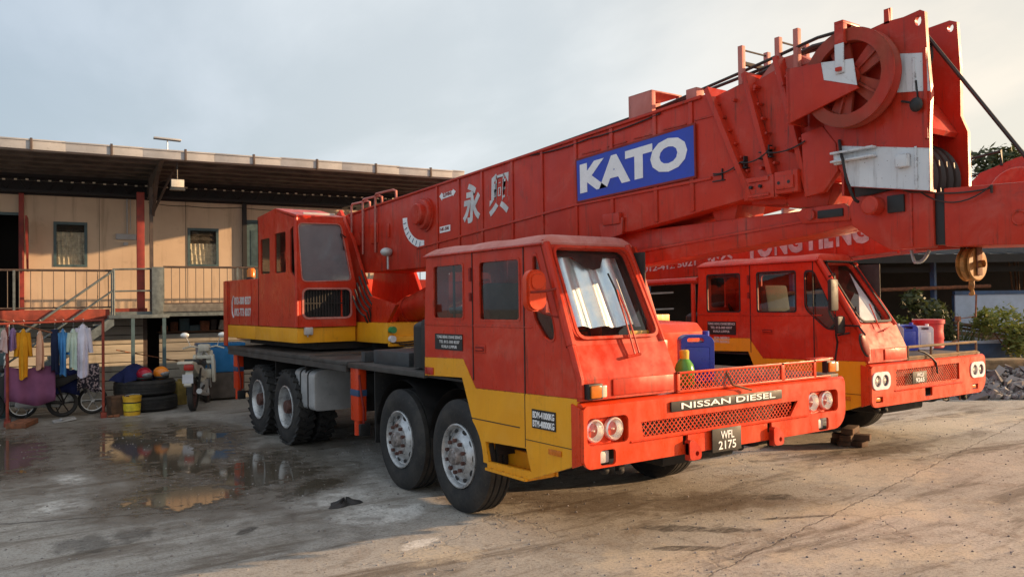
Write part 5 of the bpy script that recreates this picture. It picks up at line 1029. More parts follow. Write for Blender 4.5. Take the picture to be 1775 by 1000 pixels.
# lower level: boards, dark store, shelf junk
bd = MB()
for i in range(9):
    z = .03+i*.205
    bd.box(((-7-.32)/2, -.305, z+.1), (6.68, .035, .188), Matrix.Rotation(R(-5), 3, 'X'), .005)
    if z < 1.35: bd.box(((.02+U1)/2, -.305, z+.1), (U1-.02, .035, .188), Matrix.Rotation(R(-5), 3, 'X'), .005)
H('board_cladding', bd, 'board')
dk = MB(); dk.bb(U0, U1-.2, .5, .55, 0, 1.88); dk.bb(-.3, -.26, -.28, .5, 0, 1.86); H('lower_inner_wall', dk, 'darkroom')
ps = MB()
for u in (-.28, 2.2, 4.6): ps.bb(u-.05, u+.05, -.30, -.2, 0, 1.88)
H('ground_post', ps, 'railbrown')
sj = MB(); rnd = random.Random(3); sj.bb(.02, U1-.2, -.29, .4, 1.48, 1.52)
sj.mi = 1
for i in range(26): u = .15+i*.22; hh = rnd.uniform(.08, .3); sj.box((u, -.1+rnd.uniform(-.1, .1), 1.52+hh/2), (rnd.uniform(.1, .24), .2, hh), Matrix.Rotation(rnd.uniform(-.3, .3), 3, 'Y'), .01); sj.mi = rnd.choice([1, 2, 3, 4])
H('shelf_clutter', sj, ['darkwood', 'rust', 'teal', 'soffit', 'curtain'])
# balustrades
def rail(u0, u1, zb, zt, step, label, d=1.3, mat='railbrown', gname='balustrade'):
    t = thing(gname, label, 'railing', fw_(u0, d), FA, 'balcony railings')
    f = MB(); n = max(1, round((u1-u0)/1.55)); f.tube([(0, 0, zt), (u1-u0, 0, zt)], .024, 8); f.tube([(0, 0, zb), (u1-u0, 0, zb)], .018, 8); f.build('rail', mat, t)
    for i in range(n+1): p = MB(); x = (u1-u0)*i/n; p.bb(x-.022, x+.022, -.022, .022, 1.998, zt+.0); p.build('post', 'railpaint', t)
    k = int((u1-u0)/step)
    for i in range(1, k+1):
        x = i*step
        if x > u1-u0-.05: break
        b = MB(); b.tube([(x, 0, zb), (x, 0, zt)], .0095, 6); b.build('baluster', mat, t)
rail(-6.4, -1.0, 2.10, 2.885, .205, 'long balcony railing with thin brown bars above the clothes rack')
rail(.02, 6.35, 2.16, 2.975, .17, 'balcony railing right of the grey panel, partly hidden by the crane')
t = thing('stair_gate', 'two-bar grey gate between the railings beside the maroon column', 'gate', fw_(-.97, 1.36), FA)
f = MB(); f.tube([(0, 0, 2.91), (.74, 0, 2.93)], .02, 8); f.tube([(0, 0, 2.44), (.74, 0, 2.45)], .018, 8); f.build('rail', 'railpaint', t); f = MB(); f.bb(-.02, .02, -.02, .02, 1.99, 2.93); f.build('post', 'railpaint', t)
# stair
s = thing('staircase', 'grey-green steel staircase going down behind the washing', 'stairs', fw_(-1.0, 1.75), FA)
f = MB(); f.bb(-.1, 1.05, -.45, .4, 1.86, 1.93, .004); f.build('landing', 'railpaint', s)
f = MB()
for y in (-.42, .36): f.prism([(0, y, 1.93), (0, y, 1.72), (-2.3, y, .0), (-2.6, y, .0), (-2.6, y, .02)], (0, .045, 0))
f.build('stringer', 'railpaint', s)
f = MB()
for i in range(1, 9): f.bb(-.27*i-.12, -.27*i+.12, -.37, .36, 1.93-.21*i, 1.96-.21*i)
f.build('tread', 'railpaint', s)
f = MB(); 
for y in (-.42, .38): f.tube([(0, y, 2.86), (-2.4, y, 1.0)], .022, 8); f.tube([(0, y, 2.45), (-2.5, y, .55)], .016, 8); f.tube([(0, y, 1.93), (0, y, 2.86)], .022, 8); f.tube([(-1.9, y, .5), (-1.9, y, 1.35)], .02, 8)
f.build('handrail', 'railpaint', s)
f = MB()
for x in (.35, .95): f.bb(x-.035, x+.035, -.44, -.37, 0, 1.86)
f.build('support_post', 'teal', s)
# floodlight, aerial, water pipes
fl = thing('floodlight', 'square floodlight hanging from the roof edge above the bracket post', 'floodlight', fw_(.14, 2.95, 4.5), FA)
f = MB(); f.box((0, 0, .1), (.27, .11, .20), Matrix.Rotation(R(12), 3, 'X'), .015); f.tube([(.0, .02, .2), (.0, .02, .55)], .012, 6); f.bb(-.145, .145, -.05, .07, -.03, -.0, .005); f.build('housing', 'darkgrey', fl)
f = MB(); f.box((0, -.062, .105), (.24, .008, .15), Matrix.Rotation(R(12), 3, 'X'), .003); f.build('lens', 'lampface', fl)
ae = thing('roof_lamp', 'thin flat lamp on a short pole above the gutter', 'lamp', fw_(-.04, 2.9, 5.2), FA)
f = MB(); f.tube([(0, 0, -.05), (0, 0, .30)], .012, 6); f.build('pole', 'alu', ae); f = MB(); f.box((0, 0, .31), (.52, .16, .035), Matrix.Rotation(R(2), 3, 'Y'), .01); f.build('lamp_head', 'alu', ae)
# bamboo / pipe sticks by the stair
f = MB(); f.tube([fw_(-.95, 1.9, 1.2), fw_(.6, 1.0, .80)], .012, 5); single(f, 'pipe', 'rust', 'thin rusty pipe leaning across the boards beside the stair', 'pipe', (0, 0, 0))

# ------------------------------------------------------------------ washing line
rk = thing('clothes_rack', 'rusty red steel frame carrying the washing', 'clothes rack', (1.0, 17.2, 0), R(-4), None)
f = MB(); f.tube([(1.4, 0, 0), (1.4, 0, 1.86)], .026, 8); f.bb(1.35, 1.45, -.1, .1, 0, .1, .006); f.build('post', 'oxide', rk)
f = MB(); f.tube([(-.15, 0, .0), (-.15, 0, 1.80)], .026, 8); f.bb(-.20, -.10, -.35, .3, .0, .08, .006); f.build('post', 'oxide', rk)
f = MB(); f.tube([(-1.2, 0, 1.80), (1.42, 0, 1.85)], .022, 8); f.build('cross_bar', 'oxide', rk)
f = MB(); f.tube([(-1.0, .1, 2.05), (-.2, 0, 1.88), (.6, -.02, 1.62), (1.2, .1, 1.5)], .016, 6); f.build('brace', 'rust', rk)
def garment(px, wdt, z0, z1, mat, label, style='shirt', seed=0):
    r = random.Random(seed); n = 22; rows = []
    bx = 1.0+px*math.cos(R(-4)); by = 17.2+px*math.sin(R(-4)); L = z1-z0; J = 12
    for j in range(J+1):
        f = j/J; ww = wdt*(1 if style == 'towel' else (.28+.72*min(1, f*5) if f < .2 else (1.0-.12*(f-.2) if style == 'shirt' else .8+.3*f)))
        dd = .035+.05*min(1, f*3); row = []
        for i in range(n):
            a = i/n*math.tau; fold = 1+(.42*math.sin(a*5+seed+f*1.6)+.22*math.sin(a*9-seed+f*3))*min(1, f*1.6)
            row.append((ww/2*math.cos(a)*(1+.05*math.sin(f*7+seed)), dd*math.sin(a)*fold, z1-L*f+.03*math.sin(a*2+seed)*(f > .9)))
        rows.append(row)
    m = MB(); m.quads(rows, True)
    if style == 'shirt':
        for sgn in (-1, 1):
            sl = []
            for j in range(6):
                f = j/5; c = V(sgn*(wdt*.42+.05*f), .03*f, z1-.07-L*.48*f); sl.append([c+V(.05*(1-.2*f)*math.cos(a/10*math.tau), .05*math.sin(a/10*math.tau), 0) for a in range(10)])
            m.quads(sl, True)
    o = m.build('garment', mat, None, org=V(0, 0, 0)); o.location = (bx, by, 0); o.rotation_euler = (0, 0, R(20*math.sin(seed*2.1)))
    hk = MB(); hk.tube([(0, 0, z1-.01), (0, 0, 1.80), (.02, 0, 1.86), (0, 0, 1.88)], .006, 5); hk.tube([(-wdt*.4, 0, z1-.06), (0, 0, z1), (wdt*.4, 0, z1-.06)], .007, 5); hk.build('hanger', 'whiteplastic', o)
    return tag(o, label, 'clothing', 'washing on the rack')
Cl = lambda n, c: M.setdefault(n, mat_cloth(n, c)) and n
for a in ((-.20, .10, 1.32, 1.72, Cl('pink_cloth', (.55, .38, .36)), 'short pale pink garment beside the lilac one', 'skirt', 1),
          (-.06, .12, 1.35, 1.74, Cl('lilac_cloth', (.24, .15, .30)), 'short lilac garment next to the pale pink one', 'skirt', 2),
          (.10, .15, .82, 1.72, Cl('orange_cloth', (.66, .30, .02)), 'long orange garment hanging over the purple cover', 'shirt', 3),
          (.36, .12, .98, 1.68, Cl('peach_cloth', (.62, .36, .24)), 'narrow peach garment between the orange one and the navy trousers', 'skirt', 4),
          (.60, .13, .92, 1.70, Cl('navy_cloth', (.018, .025, .06)), 'dark navy trousers hanging on the rack', 'towel', 5),
          (.73, .12, .84, 1.70, Cl('sky_blue_cloth', (.07, .24, .52)), 'bright blue shirt beside the navy trousers', 'shirt', 6),
          (.90, .13, .95, 1.70, Cl('mint_cloth', (.50, .60, .52)), 'pale mint shirt between the blue and the white shirt', 'shirt', 7),
          (1.06, .20, .80, 1.78, Cl('white_cloth', (.66, .64, .76)), 'long white shirt nearest the right post of the rack', 'shirt', 8)): garment(*a)
f = MB(); f.tube([(.72, 17.2, 1.55), (.8, 17.2, 1.6), (.95, 17.2, 1.6), (1.05, 17.2, 1.55), (.72, 17.2, 1.55)], .008, 6); f.tube([(.88, 17.2, 1.6), (.88, 17.2, 1.82)], .006, 6); single(f, 'clothes_hanger', 'whiteplastic', 'empty white hanger at the far left of the rack', 'hanger', (0, 0, 0))

# ------------------------------------------------------------------ mopeds and scooter
M['scooterwhite'] = plain('cream_scooter_plastic', (.58, .55, .46), .35, 0, .1)
def make_moped(name, label, loc, rz, body, group='motorcycles beside the house', plate=False, rimm='rim', size=1.):
    """front wheel towards +x"""
    t = thing(name, label, 'motorcycle', loc, rz, group); Rw = .27; t.scale = (size,)*3
    for x in (-.6, .6):
        w = MB(); w.lathe([(Rw-.06, .03), (Rw-.03, .045), (Rw-.005, .035), (Rw, 0), (Rw-.005, -.035), (Rw-.03, -.045), (Rw-.06, -.03), (Rw-.06, .03)], (x, 0, Rw), (0, 1, 0), 32); w = w.build('wheel', 'rubber', t)
        r = MB(); r.lathe([(Rw-.06, .022), (Rw-.075, .02), (Rw-.075, -.02), (Rw-.06, -.022)], (x, 0, Rw), (0, 1, 0), 32); r.cyl((x, -.06, Rw), (x, .06, Rw), .035, 12)
        for k in range(6): a = k/6*math.tau; r.tube([(x, 0, Rw), (x+.2*math.cos(a), 0, Rw+.2*math.sin(a))], .012, 5)
        r.build('rim', rimm, w)
    f = MB()
    for s in (-.06, .06): f.tube([(.6, s, Rw), (.45, s, .62), (.38, s*.8, .85)], .022, 8)
    f.tube([(.38, -.05, .85), (.36, 0, .92), (.38, .05, .85)], .02, 6); f.build('fork', 'alu', t)
    f = MB(); f.tube([(.40, 0, .78), (.15, 0, .42), (-.15, 0, .40)], .035, 8); f.tube([(-.1, 0, .42), (-.45, 0, .68)], .03, 8); f.tube([(-.15, .09, .36), (-.6, .09, Rw)], .022, 6); f.tube([(-.15, -.09, .36), (-.6, -.09, Rw)], .022, 6); f.tube([(-.62, .08, Rw+.02), (-.5, .1, .68)], .02, 6); f.tube([(-.62, -.08, Rw+.02), (-.5, -.1, .68)], .02, 6); f.tube([(-.05, .12, .2), (.02, .2, .02)], .012, 5); f.build('frame', 'black', t)
    f = MB(); f.box((.02, 0, .33), (.34, .2, .2), None, .05); f.box((.2, 0, .36), (.16, .13, .13), None, .03)
    for k in range(5): f.bb(.12+k*.035, .125+k*.035, -.09, .09, .28, .44)
    f.tube([(.15, -.1, .28), (0, -.13, .2), (-.3, -.14, .24), (-.85, -.14, .34)], [.018, .02, .035, .045], 10); f.build('engine', 'alu', t)
    f = MB(); f.prism([(.36, -.17, .86), (.50, -.17, .72), (.36, -.2, .40), (.26, -.2, .38), (.30, -.17, .84)], (0, .05, 0), .012); f.prism([(.36, .12, .86), (.50, .12, .72), (.36, .15, .40), (.26, .15, .38), (.30, .12, .84)], (0, .05, 0), .012); f.box((.44, 0, .80), (.08, .26, .26), Matrix.Rotation(R(25), 3, 'Y'), .035)
    f.bb(.33, .40, -.17, .17, .78, .84, .01); f.bb(.30, .36, -.13, .13, .45, .6, .01); f.prism([(.38, -.05, .52), (.34, -.05, .60), (-.2, -.05, .5), (-.2, -.05, .44), (.2, -.05, .38)], (0, .1, 0)); f.prism([(-.15, -.12, .62), (-.2, -.12, .5), (-.6, -.08, .60), (-.92, -.05, .78), (-.85, -.06, .82), (-.5, -.11, .74)], (0, .24, 0), .02); f.prism([(.38, -.07, .55), (.62, -.06, .60), (.82, -.05, .46), (.8, -.05, .43), (.6, -.06, .55), (.4, -.07, .5)], (0, .12, 0), .01); f.prism([(-.88, -.06, .70), (-.86, -.06, .74), (-1.02, -.05, .45), (-.98, -.05, .42)], (0, .11, 0), .006)
    f.build('fairing', body, t)
    f = MB(); f.box((-.38, 0, .76), (.62, .25, .09), Matrix.Rotation(R(7), 3, 'Y'), .035); f.build('seat', 'black', t)
    f = MB(); f.tube([(.32, -.34, .96), (.34, -.2, 1.0), (.36, 0, .95), (.34, .2, 1.0), (.32, .34, .96)], .014, 8); f.box((.38, 0, .97), (.14, .2, .13), None, .04); f.build('handlebar', body, t)
    for s in (-1, 1):
        f = MB(); f.tube([(.35, s*.22, 1.0), (.33, s*.28, 1.16)], .007, 5); f.sphere((.33, s*.31, 1.19), .065, (.3, 1.1, .75), 12); f.build('mirror', 'chrome', t)
    f = MB(); f.box((-.92, 0, .72), (.06, .15, .09), None, .02); f.build('tail_light', 'redlens', t)
    f = MB(); f.sphere((.5, 0, .9), .075, (.5, 1, .9), 14); f.build('headlight', 'chrome', t)
    if plate: f = MB(); f.bb(-1.01, -1.0, -.08, .08, .48, .62); f.build('number_plate', 'whiteplastic', t)
    return t
make_moped('motorcycle', 'motorcycle under the navy cover, its front wheel beside the rack post', (1.72, 17.95, 0), R(-6), 'whiteplastic')
make_moped('motorcycle', 'motorcycle half hidden under the purple cloth', (1.18, 17.8, 0), R(176), 'black', rimm='under')
make_moped('motorcycle', 'white and black scooter standing between the tyres and the blue box', (4.30, 17.65, 0), R(66), 'scooterwhite', plate=True, rimm='nut', size=1.24)
def cover(loc, rz, sx, sy, z0, z1, mat, label, seed, hump=.0):
    """cloth thrown over a motorcycle: top ridge and hanging, folded sides"""
    rows = []; n = 26
    for i in range(n+1):
        f = i/n; x = (f-.5)*sx; row = []; top = z1-hump*abs(f-.4)**1.5+.02*math.sin(f*9+seed)
        for j in range(13):
            g = j/12; s = (g-.5)*2; yy = math.copysign(min(1, abs(s)*2.2), s)*sy/2; drop = max(0, abs(s)-.35)/.65
            row.append((x, yy*(1+.25*drop)+.03*math.sin(f*17+seed+s)*drop, top-drop*(top-z0-.05*math.sin(f*6+seed))-.03*(abs(s) < .35)*abs(s)))
        rows.append(row)
    m = MB(); m.quads(rows); o = m.build('cover_cloth', mat, angle=70); o.location = loc; o.rotation_euler = (0, 0, rz)
    md = o.modifiers.new('thickness', 'SOLIDIFY'); md.thickness = .006
    return tag(o, label, 'cover', 'cloths over the motorcycles')
M['purple'] = mat_cloth('purple_cloth', (.20, .075, .15), 40); M['navy'] = M['navy_cloth']; M['darkblue'] = mat_cloth('dark_blue_tarp', (.018, .024, .085), 20); M['spots'] = mat_spots()
cover((1.22, 17.38, 0), R(-4), .80, .34, .36, 1.0, 'purple', 'purple cloth hanging below the washing', 1)
cover((1.72, 17.95, 0), R(-6), .75, .42, .42, .98, 'darkblue', 'dark blue cover over the motorcycle behind the white shirt', 4, .25)
cover((2.22, 17.75, 0), R(-6), .38, .4, .5, 1.02, 'spots', 'black and pink spotted cloth behind the rack post', 6, .1)
# ------------------------------------------------------------------ tyres, helmets, bucket, crate
def tyre_thing(loc, rot, label, dirt=0):
    m = MB(); m.lathe([(.30, .05), (.32, .02), (.42, .0), (.50, .005), (.565, .03), (.585, .06), (.575, .10), (.585, .105), (.585, .15), (.575, .155), (.585, .16), (.585, .21), (.575, .215), (.58, .26), (.55, .29), (.48, .31), (.34, .30), (.30, .27), (.30, .05)], (0, 0, 0), (0, 0, 1), 44)
    o = m.build('tyre', 'rubber'); o.location = loc; o.rotation_euler = (0, 0, rot); return tag(o, label, 'tyre', 'stacked truck tyres')
tyre_thing((3.30, 17.85, 0), .3, 'lower of the two stacked truck tyres beside the yellow bucket')
tyre_thing((3.27, 17.87, .31), 1.1, 'upper of the two stacked truck tyres, under the helmets')
m = MB(); rows = []
for j in range(9):
    f = j/8; rr = .36*(1-f*.8)*(1 if f < .95 else .5); rows.append([(rr*(1+.16*math.sin(a*3.1+f*4)+.08*math.sin(a*7))*math.cos(a)*1.25, rr*(1+.14*math.sin(a*4+f))*math.sin(a), .02+.30*f**.7+.03*math.sin(a*3)) for a in [k/26*math.tau for k in range(26)]])
m.quads(rows, True); t_ = bmesh.new(); t_.faces.new([t_.verts.new(p) for p in rows[-1]]); m._merge(t_)
single(m, 'tarpaulin', 'darkblue', 'crumpled dark blue tarpaulin lying on the stacked tyres', 'tarpaulin', (3.08, 17.85, .60), .3)
def helmet(loc, rz, mat, label):
    t = thing('helmet', label, 'helmet', loc, rz, 'helmets on the tyre stack')
    m = MB(); m.sphere((0, 0, .125), .145, (1.1, .95, .95), 22); m.build('shell', mat, t)
    m = MB(); m.lathe([(.14, 0), (.155, .03), (.15, .05)], (0, 0, .02), (0, 0, 1), 22); m.build('rim', 'black', t)
    m = MB(); m.sphere((.035, 0, .115), .14, (1, .9, .6), 18); m.build('visor', 'glass_grey', t)
M['helmet_red'] = plain('metallic_red_shell', (.40, .012, .035), .18, .2, .1); M['helmet_orange'] = plain('orange_shell', (.80, .24, .02), .2, 0, .1)
helmet((3.20, 17.55, .62), R(-60), 'helmet_red', 'shiny red helmet lying on the stacked tyres'); helmet((3.53, 17.62, .62), R(-50), 'helmet_orange', 'orange helmet lying on the stacked tyres')
M['labelyellow'] = plain('yellow_label', (.70, .55, .03), .4)
bk = thing('bucket', 'yellow plastic bucket with a dark label beside the tyres', 'bucket', (2.90, 17.12, 0))
m = MB(); m.lathe([(0, .0), (.145, .0), (.165, .34), (.172, .345), (.172, .37), (.16, .37), (.14, .03), (0, .03)], (0, 0, 0), (0, 0, 1), 28); m.build('pail', 'yellowcap', bk)
m = MB(); m.lathe([(.1535, .09), (.1605, .24)], (0, 0, 0), (0, 0, 1), 28); m.build('label_band', 'labelyellow', bk); m = MB(); m.lathe([(.1555, .125), (.158, .18)], (0, 0, 0), (0, 0, 1), 28) if False else m.lathe([(.1605, .235), (.162, .262)], (0, 0, 0), (0, 0, 1), 28); m.lathe([(.1526, .075), (.1536, .09)], (0, 0, 0), (0, 0, 1), 28); m.build('label_stripe', 'black', bk)
m = MB(); m.tube([(.17, 0, .33), (.12, -.12, .40), (0, -.17, .42), (-.12, -.12, .40), (-.17, 0, .33)], .006, 6); m.build('handle', 'alu', bk)
m = MB(); m.bb(-.16, .16, -.14, .14, .0, .36, .01); m.bb(-.17, .17, -.15, .15, .33, .37, .008); m.bb(-.165, .165, -.146, .146, .15, .17, .003); single(m, 'box', 'darkwood', 'dark brown wooden box beside the yellow bucket', 'box', (2.68, 17.35, 0), R(10))
bx = thing('storage_box', 'tall box with a bright blue top behind the scooter', 'box', (4.98, 18.75, 0), R(-6))
m = MB(); m.bb(-.46, .5, -.3, .3, .62, 1.25, .03); m.bb(-.48, .52, -.32, .32, 1.2, 1.27, .015); m.build('upper_bin', 'brightblue', bx); m = MB(); m.bb(-.46, .5, -.3, .3, .05, .615, .02); m.build('lower_bin', 'soffit', bx)
m = MB(); m.bb(-.12, .12, -.1, .1, 0, .5, .03); m.cyl((0, 0, .5), (0, 0, .55), .04, 10); single(m, 'jerrycan', 'oldyellow', 'dirty yellow container between the tyres and the scooter', 'container', (4.02, 18.25, 0), .4)
cab = thing('cupboard', 'teal metal cupboard at the left edge of the yard', 'cupboard', (.55, 18.35, 0), R(-6))
m = MB(); m.bb(-.6, .34, -.05, .5, .0, 1.72, .01); m.build('body', 'teal', cab); m = MB(); m.bb(-.12, .33, -.075, -.052, .05, 1.68, .005); m.build('door', 'teal', cab); m = MB(); m.bb(-.06, -.04, -.1, -.077, .8, .95); m.build('handle', 'alu', cab)
m = MB(); m.bb(-.16, .16, -.35, .35, 0, .09, .01); single(m, 'timber_block', 'rust', 'short rusty beam lying on the ground below the purple cloth', 'beam', (1.06, 16.85, 0), R(-20))
m = MB(); m.prism([(-.22, -.1, .0), (.2, -.05, .02), (.24, .1, .05), (-.15, .12, .02)], (0, 0, .018)); m.box((.05, 0, .06), (.3, .05, .03), Matrix.Rotation(.4, 3, 'Z')); single(m, 'metal_scrap', 'alu', 'flat piece of scrap metal on the ground in front of the rack', 'scrap', (1.72, 16.95, 0), R(20))
m = MB(); m.sphere((0, 0, .02), .06, (1, 1, .5), 8); m.bb(.05, .16, -.04, .04, 0, .05, .01); single(m, 'metal_scrap', 'rust', 'small rusty scrap at the foot of the rack post', 'scrap', (2.5, 17.0, 0))
m = MB(); r_ = random.Random(5)
rows = [[(.13*q*(1+.3*math.sin(a*3+q*5))*math.cos(a)*1.5, .13*q*(1+.25*math.sin(a*4))*math.sin(a), .004+.045*(1-q)*(1+.6*math.sin(a*5))) for a in [k/24*math.tau for k in range(24)]] for q in (1, .8, .55, .3, .08)]
m.quads(rows, True); single(m, 'rag', 'black', 'black rag lying on the concrete left of the front wheels', 'rag', (3.37, 7.93, 0), .5)
# chocks
def chock(loc, rz, label, n, seed):
    r = random.Random(seed); m = MB()
    for i in range(n): m.box((r.uniform(-.04, .04), r.uniform(-.05, .05), .045+.085*(i//2)), (r.uniform(.35, .55), .16, .08), Matrix.Rotation(r.uniform(-.3, .3)+(i % 2)*1.2, 3, 'Z'), .012)
    single(m, 'wood_chock', 'darkwood', label, 'wood block', loc, rz, 'wood blocks against the wheels')
chock((10.35, 6.62, 0), .5, 'stack of wood blocks in front of the rear crane wheel', 5, 2)

# ------------------------------------------------------------------ cans on the front decks
def jerry(loc, rz, mat, label, s=1., group=None):
    t = thing('jerrycan', label, 'jerrycan', loc, rz, group)
    m = MB(); o = roundpoly([(-.14*s, 0), (.14*s, 0), (.14*s, .36*s), (.09*s, .40*s), (-.09*s, .40*s), (-.14*s, .37*s)], .05*s, 5); hole = roundpoly([(-.085*s, .335*s), (.055*s, .335*s), (.055*s, .375*s), (-.085*s, .375*s)], .02*s)
    bm = bmesh.new(); m.plate(o, [hole], (0, .11*s, 0), (1, 0, 0), (0, 0, 1), .22*s)
    b = m.build('body', mat, t, angle=30); md = b.modifiers.new('bevel', 'BEVEL'); md.width = .03*s; md.segments = 3; md.limit_method = 'ANGLE'; md.angle_limit = R(50)
    m = MB(); m.bb(-.10*s, .10*s, -.118*s, -.105*s, .06*s, .30*s, .012*s); m.build('side_panel', mat, t)
    m = MB(); m.cyl((.09*s, 0, .385*s), (.09*s, 0, .43*s), .03*s, 16); m.build('cap', mat, t)
    return t
jerry((5.93, 5.42, 1.278), R(-38), 'bluejug', 'bright blue jerrycan on the front deck beside the green bottle', 1.12, 'plastic containers on the crane decks')
b = thing('bottle', 'green bottle with a yellow cap on the front deck', 'bottle', (5.56, 5.22, 1.278), R(20), 'plastic containers on the crane decks')
m = MB(); m.lathe([(0, 0), (.085, 0), (.092, .02), (.092, .14), (.08, .19), (.045, .24), (.035, .25), (0, .25)], (0, 0, 0), (0, 0, 1), 24); m.build('body', 'greenjug', b); m = MB(); m.lathe([(.042, .235), (.045, .31), (.035, .325), (0, .325)], (0, 0, 0), (0, 0, 1), 16); m.build('cap', 'yellowcap', b); m = MB(); m.tube([(.07, 0, .2), (.12, 0, .16), (.10, 0, .05)], .018, 8); m.build('handle', 'greenjug', b)
jerry((11.62, 6.5, 1.278), R(-30), 'bluejug', 'dark blue can between the white can and the windscreen of the rear crane', .95, 'plastic containers on the crane decks')
jerry((11.15, 6.45, 1.278), R(-40), 'bluewhite', 'pale blue can nearest the windscreen of the rear crane', .95, 'plastic containers on the crane decks')
jerry((11.98, 6.45, 1.278), R(-30), 'whiteplastic', 'white can between the blue can and the red drum', .88, 'plastic containers on the crane decks')
b = thing('drum', 'tall red plastic drum on the deck of the rear crane', 'drum', (12.45, 6.6, 1.278), 0, 'plastic containers on the crane decks')
m = MB(); m.lathe([(0, 0), (.2, 0), (.215, .02), (.205, .12), (.215, .14), (.205, .25), (.21, .36), (.225, .37), (.225, .40), (.2, .41), (0, .41)], (0, 0, 0), (0, 0, 1), 28); m.build('barrel', 'redplastic', b); m = MB(); m.lathe([(.23, .375), (.232, .43), (.215, .44), (0, .445)], (0, 0, 0), (0, 0, 1), 28); m.build('lid', 'redplastic', b)

# ------------------------------------------------------------------ right background: shed, panels, plants, rubble
sh = thing('shed', 'dark open shed with a low grey roof behind the cranes', 'shed', (0, 0, 0), 0)
D = V(13.5, -7.9, 0).normalized(); Nn = V(-D.y, D.x, 0); S0 = V(13.2, 17.0, 0)          # D along the front, Nn away from the yard
def sp(a, d, z): return S0+D*a+Nn*d+V(0, 0, z)
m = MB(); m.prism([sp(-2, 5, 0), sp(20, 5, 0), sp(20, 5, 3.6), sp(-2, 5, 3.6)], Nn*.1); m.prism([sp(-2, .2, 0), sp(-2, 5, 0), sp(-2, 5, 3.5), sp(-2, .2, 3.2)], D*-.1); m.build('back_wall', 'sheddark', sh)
m = MB(); m.prism([sp(-2.5, -.8, 3.12), sp(-2.5, 5.3, 3.7), sp(-2.5, 5.3, 3.76), sp(-2.5, -.8, 3.2)], D*23.5)
for i in range(47): m.prism([sp(-2.4+i*.5, -.8, 3.2), sp(-2.4+i*.5, 5.3, 3.76), sp(-2.4+i*.5, 5.3, 3.80), sp(-2.4+i*.5, -.8, 3.24)], D*.06)
m.build('roof', 'shedroof', sh)
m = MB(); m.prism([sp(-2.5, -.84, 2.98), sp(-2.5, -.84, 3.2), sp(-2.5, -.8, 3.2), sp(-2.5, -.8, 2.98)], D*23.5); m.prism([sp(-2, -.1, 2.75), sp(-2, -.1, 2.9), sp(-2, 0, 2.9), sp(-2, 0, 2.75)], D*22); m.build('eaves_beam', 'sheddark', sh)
for a in (-1.5, 2.5, 6.5, 10.5, 14.5, 18.5): m = MB(); p = sp(a, -.1, 0); m.bb(p.x-.06, p.x+.06, p.y-.06, p.y+.06, 0, 3.15); m.build('post', 'bluesteel', sh)
r_ = random.Random(11)
def gpl(x, y, z): return (x, y, z)
# clutter inside the shed, each its own thing
for i, (a, d, w_, h_, mt, lb) in enumerate(((.4, 1.5, 1.3, 1.15, 'darkgrey', 'grey covered machine in the shed seen between the two cabs'), (1.9, 2.2, .9, 1.35, 'teal', 'teal locker standing in the shed seen between the two cabs'), (3.6, 2.0, 1.2, 1.0, 'wood', 'wooden crate in the shed behind the rear cab'))):
    m = MB(); m.bb(-w_/2, w_/2, -.4, .4, 0, h_, .04); m.bb(-w_/2-.03, w_/2+.03, -.43, .43, h_, h_+.05, .01); m.bb(-w_/2+.1, w_/2-.1, -.425, -.401, .15, h_-.2, .01)
    q = sp(a, d, 0); single(m, 'storage_crate', mt, lb, 'crate', q, math.atan2(D.y, D.x))
m = MB()
for i in range(6): m.tube([sp(.2+.25*i, .6, 1.25+.1*math.sin(i)), sp(.3+.25*i, .62, 1.55-.06*i)], .012, 5)
m.tube([sp(-.6, .6, 1.75), sp(3.4, .6, 1.85)], .025, 6); m.tube([sp(-.6, .6, 2.15), sp(3.4, .6, 2.3)], .03, 6); m.tube([sp(.9, .6, 0), sp(.9, .6, 1.75)], .03, 6); m.tube([sp(1.6, .6, 0), sp(1.6, .6, 1.75)], .03, 6); single(m, 'pipe_rack', 'alu', 'thin metal pipe rack in the shed between the two cabs', 'rack', (0, 0, 0))
m = MB(); m.prism([(-.5, 0, 0), (.5, 0, .0), (.42, 0, .26), (-.15, 0, .12)], (0, .5, 0), .01); single(m, 'sheet_metal', 'whiteplastic', 'bent white sheet lying in the shed beside the rear cab', 'sheet', sp(2.1, .5, 1.78), math.atan2(D.y, D.x))
# blue-white wall panel, plank pile, bench
def rp(x, y, z=0): return V(x, y, z)
pn = thing('fence_panel', 'pale blue-white panel with a blue top rail behind the hook block', 'panel', (22.55, 11.2, 0), math.atan2(D.y, D.x))
m = MB(); m.bb(0, 5.5, 0, .05, .75, 2.12, .004); m.bb(2.0, 2.02, -.006, 0, .75, 2.12); m.build('sheet', 'bluewhite', pn); m = MB(); m.bb(-.02, 5.5, -.03, .08, 2.12, 2.22); m.bb(-.02, 5.5, -.03, .06, .66, .75); m.build('rail', 'bluesteel', pn)
for x in (0, 2.7): m = MB(); m.bb(x, x+.1, .05, .15, 0, 2.1); m.build('post', 'bluesteel', pn)
m = MB()
for i in range(7): m.box((r_.uniform(-.1, .1), r_.uniform(-.1, .1), .9+.06*i), (2.6, .28, .05), Matrix.Rotation(R(9+r_.uniform(-4, 4)), 3, 'Y') @ Matrix.Rotation(r_.uniform(-.1, .1), 3, 'Z'))
m.bb(-1.1, -1.0, -.2, .2, 0, .95); m.bb(1.0, 1.1, -.2, .2, 0, .75); single(m, 'plank_pile', 'darkwood', 'dark planks piled on trestles in front of the blue-white panel', 'planks', (22.9, 10.35, 0), math.atan2(D.y, D.x))
be = thing('bench', 'low weathered wooden bench beside the heap of rubble', 'bench', (18.4, 8.55, 0), math.atan2(D.y, D.x)+.05)
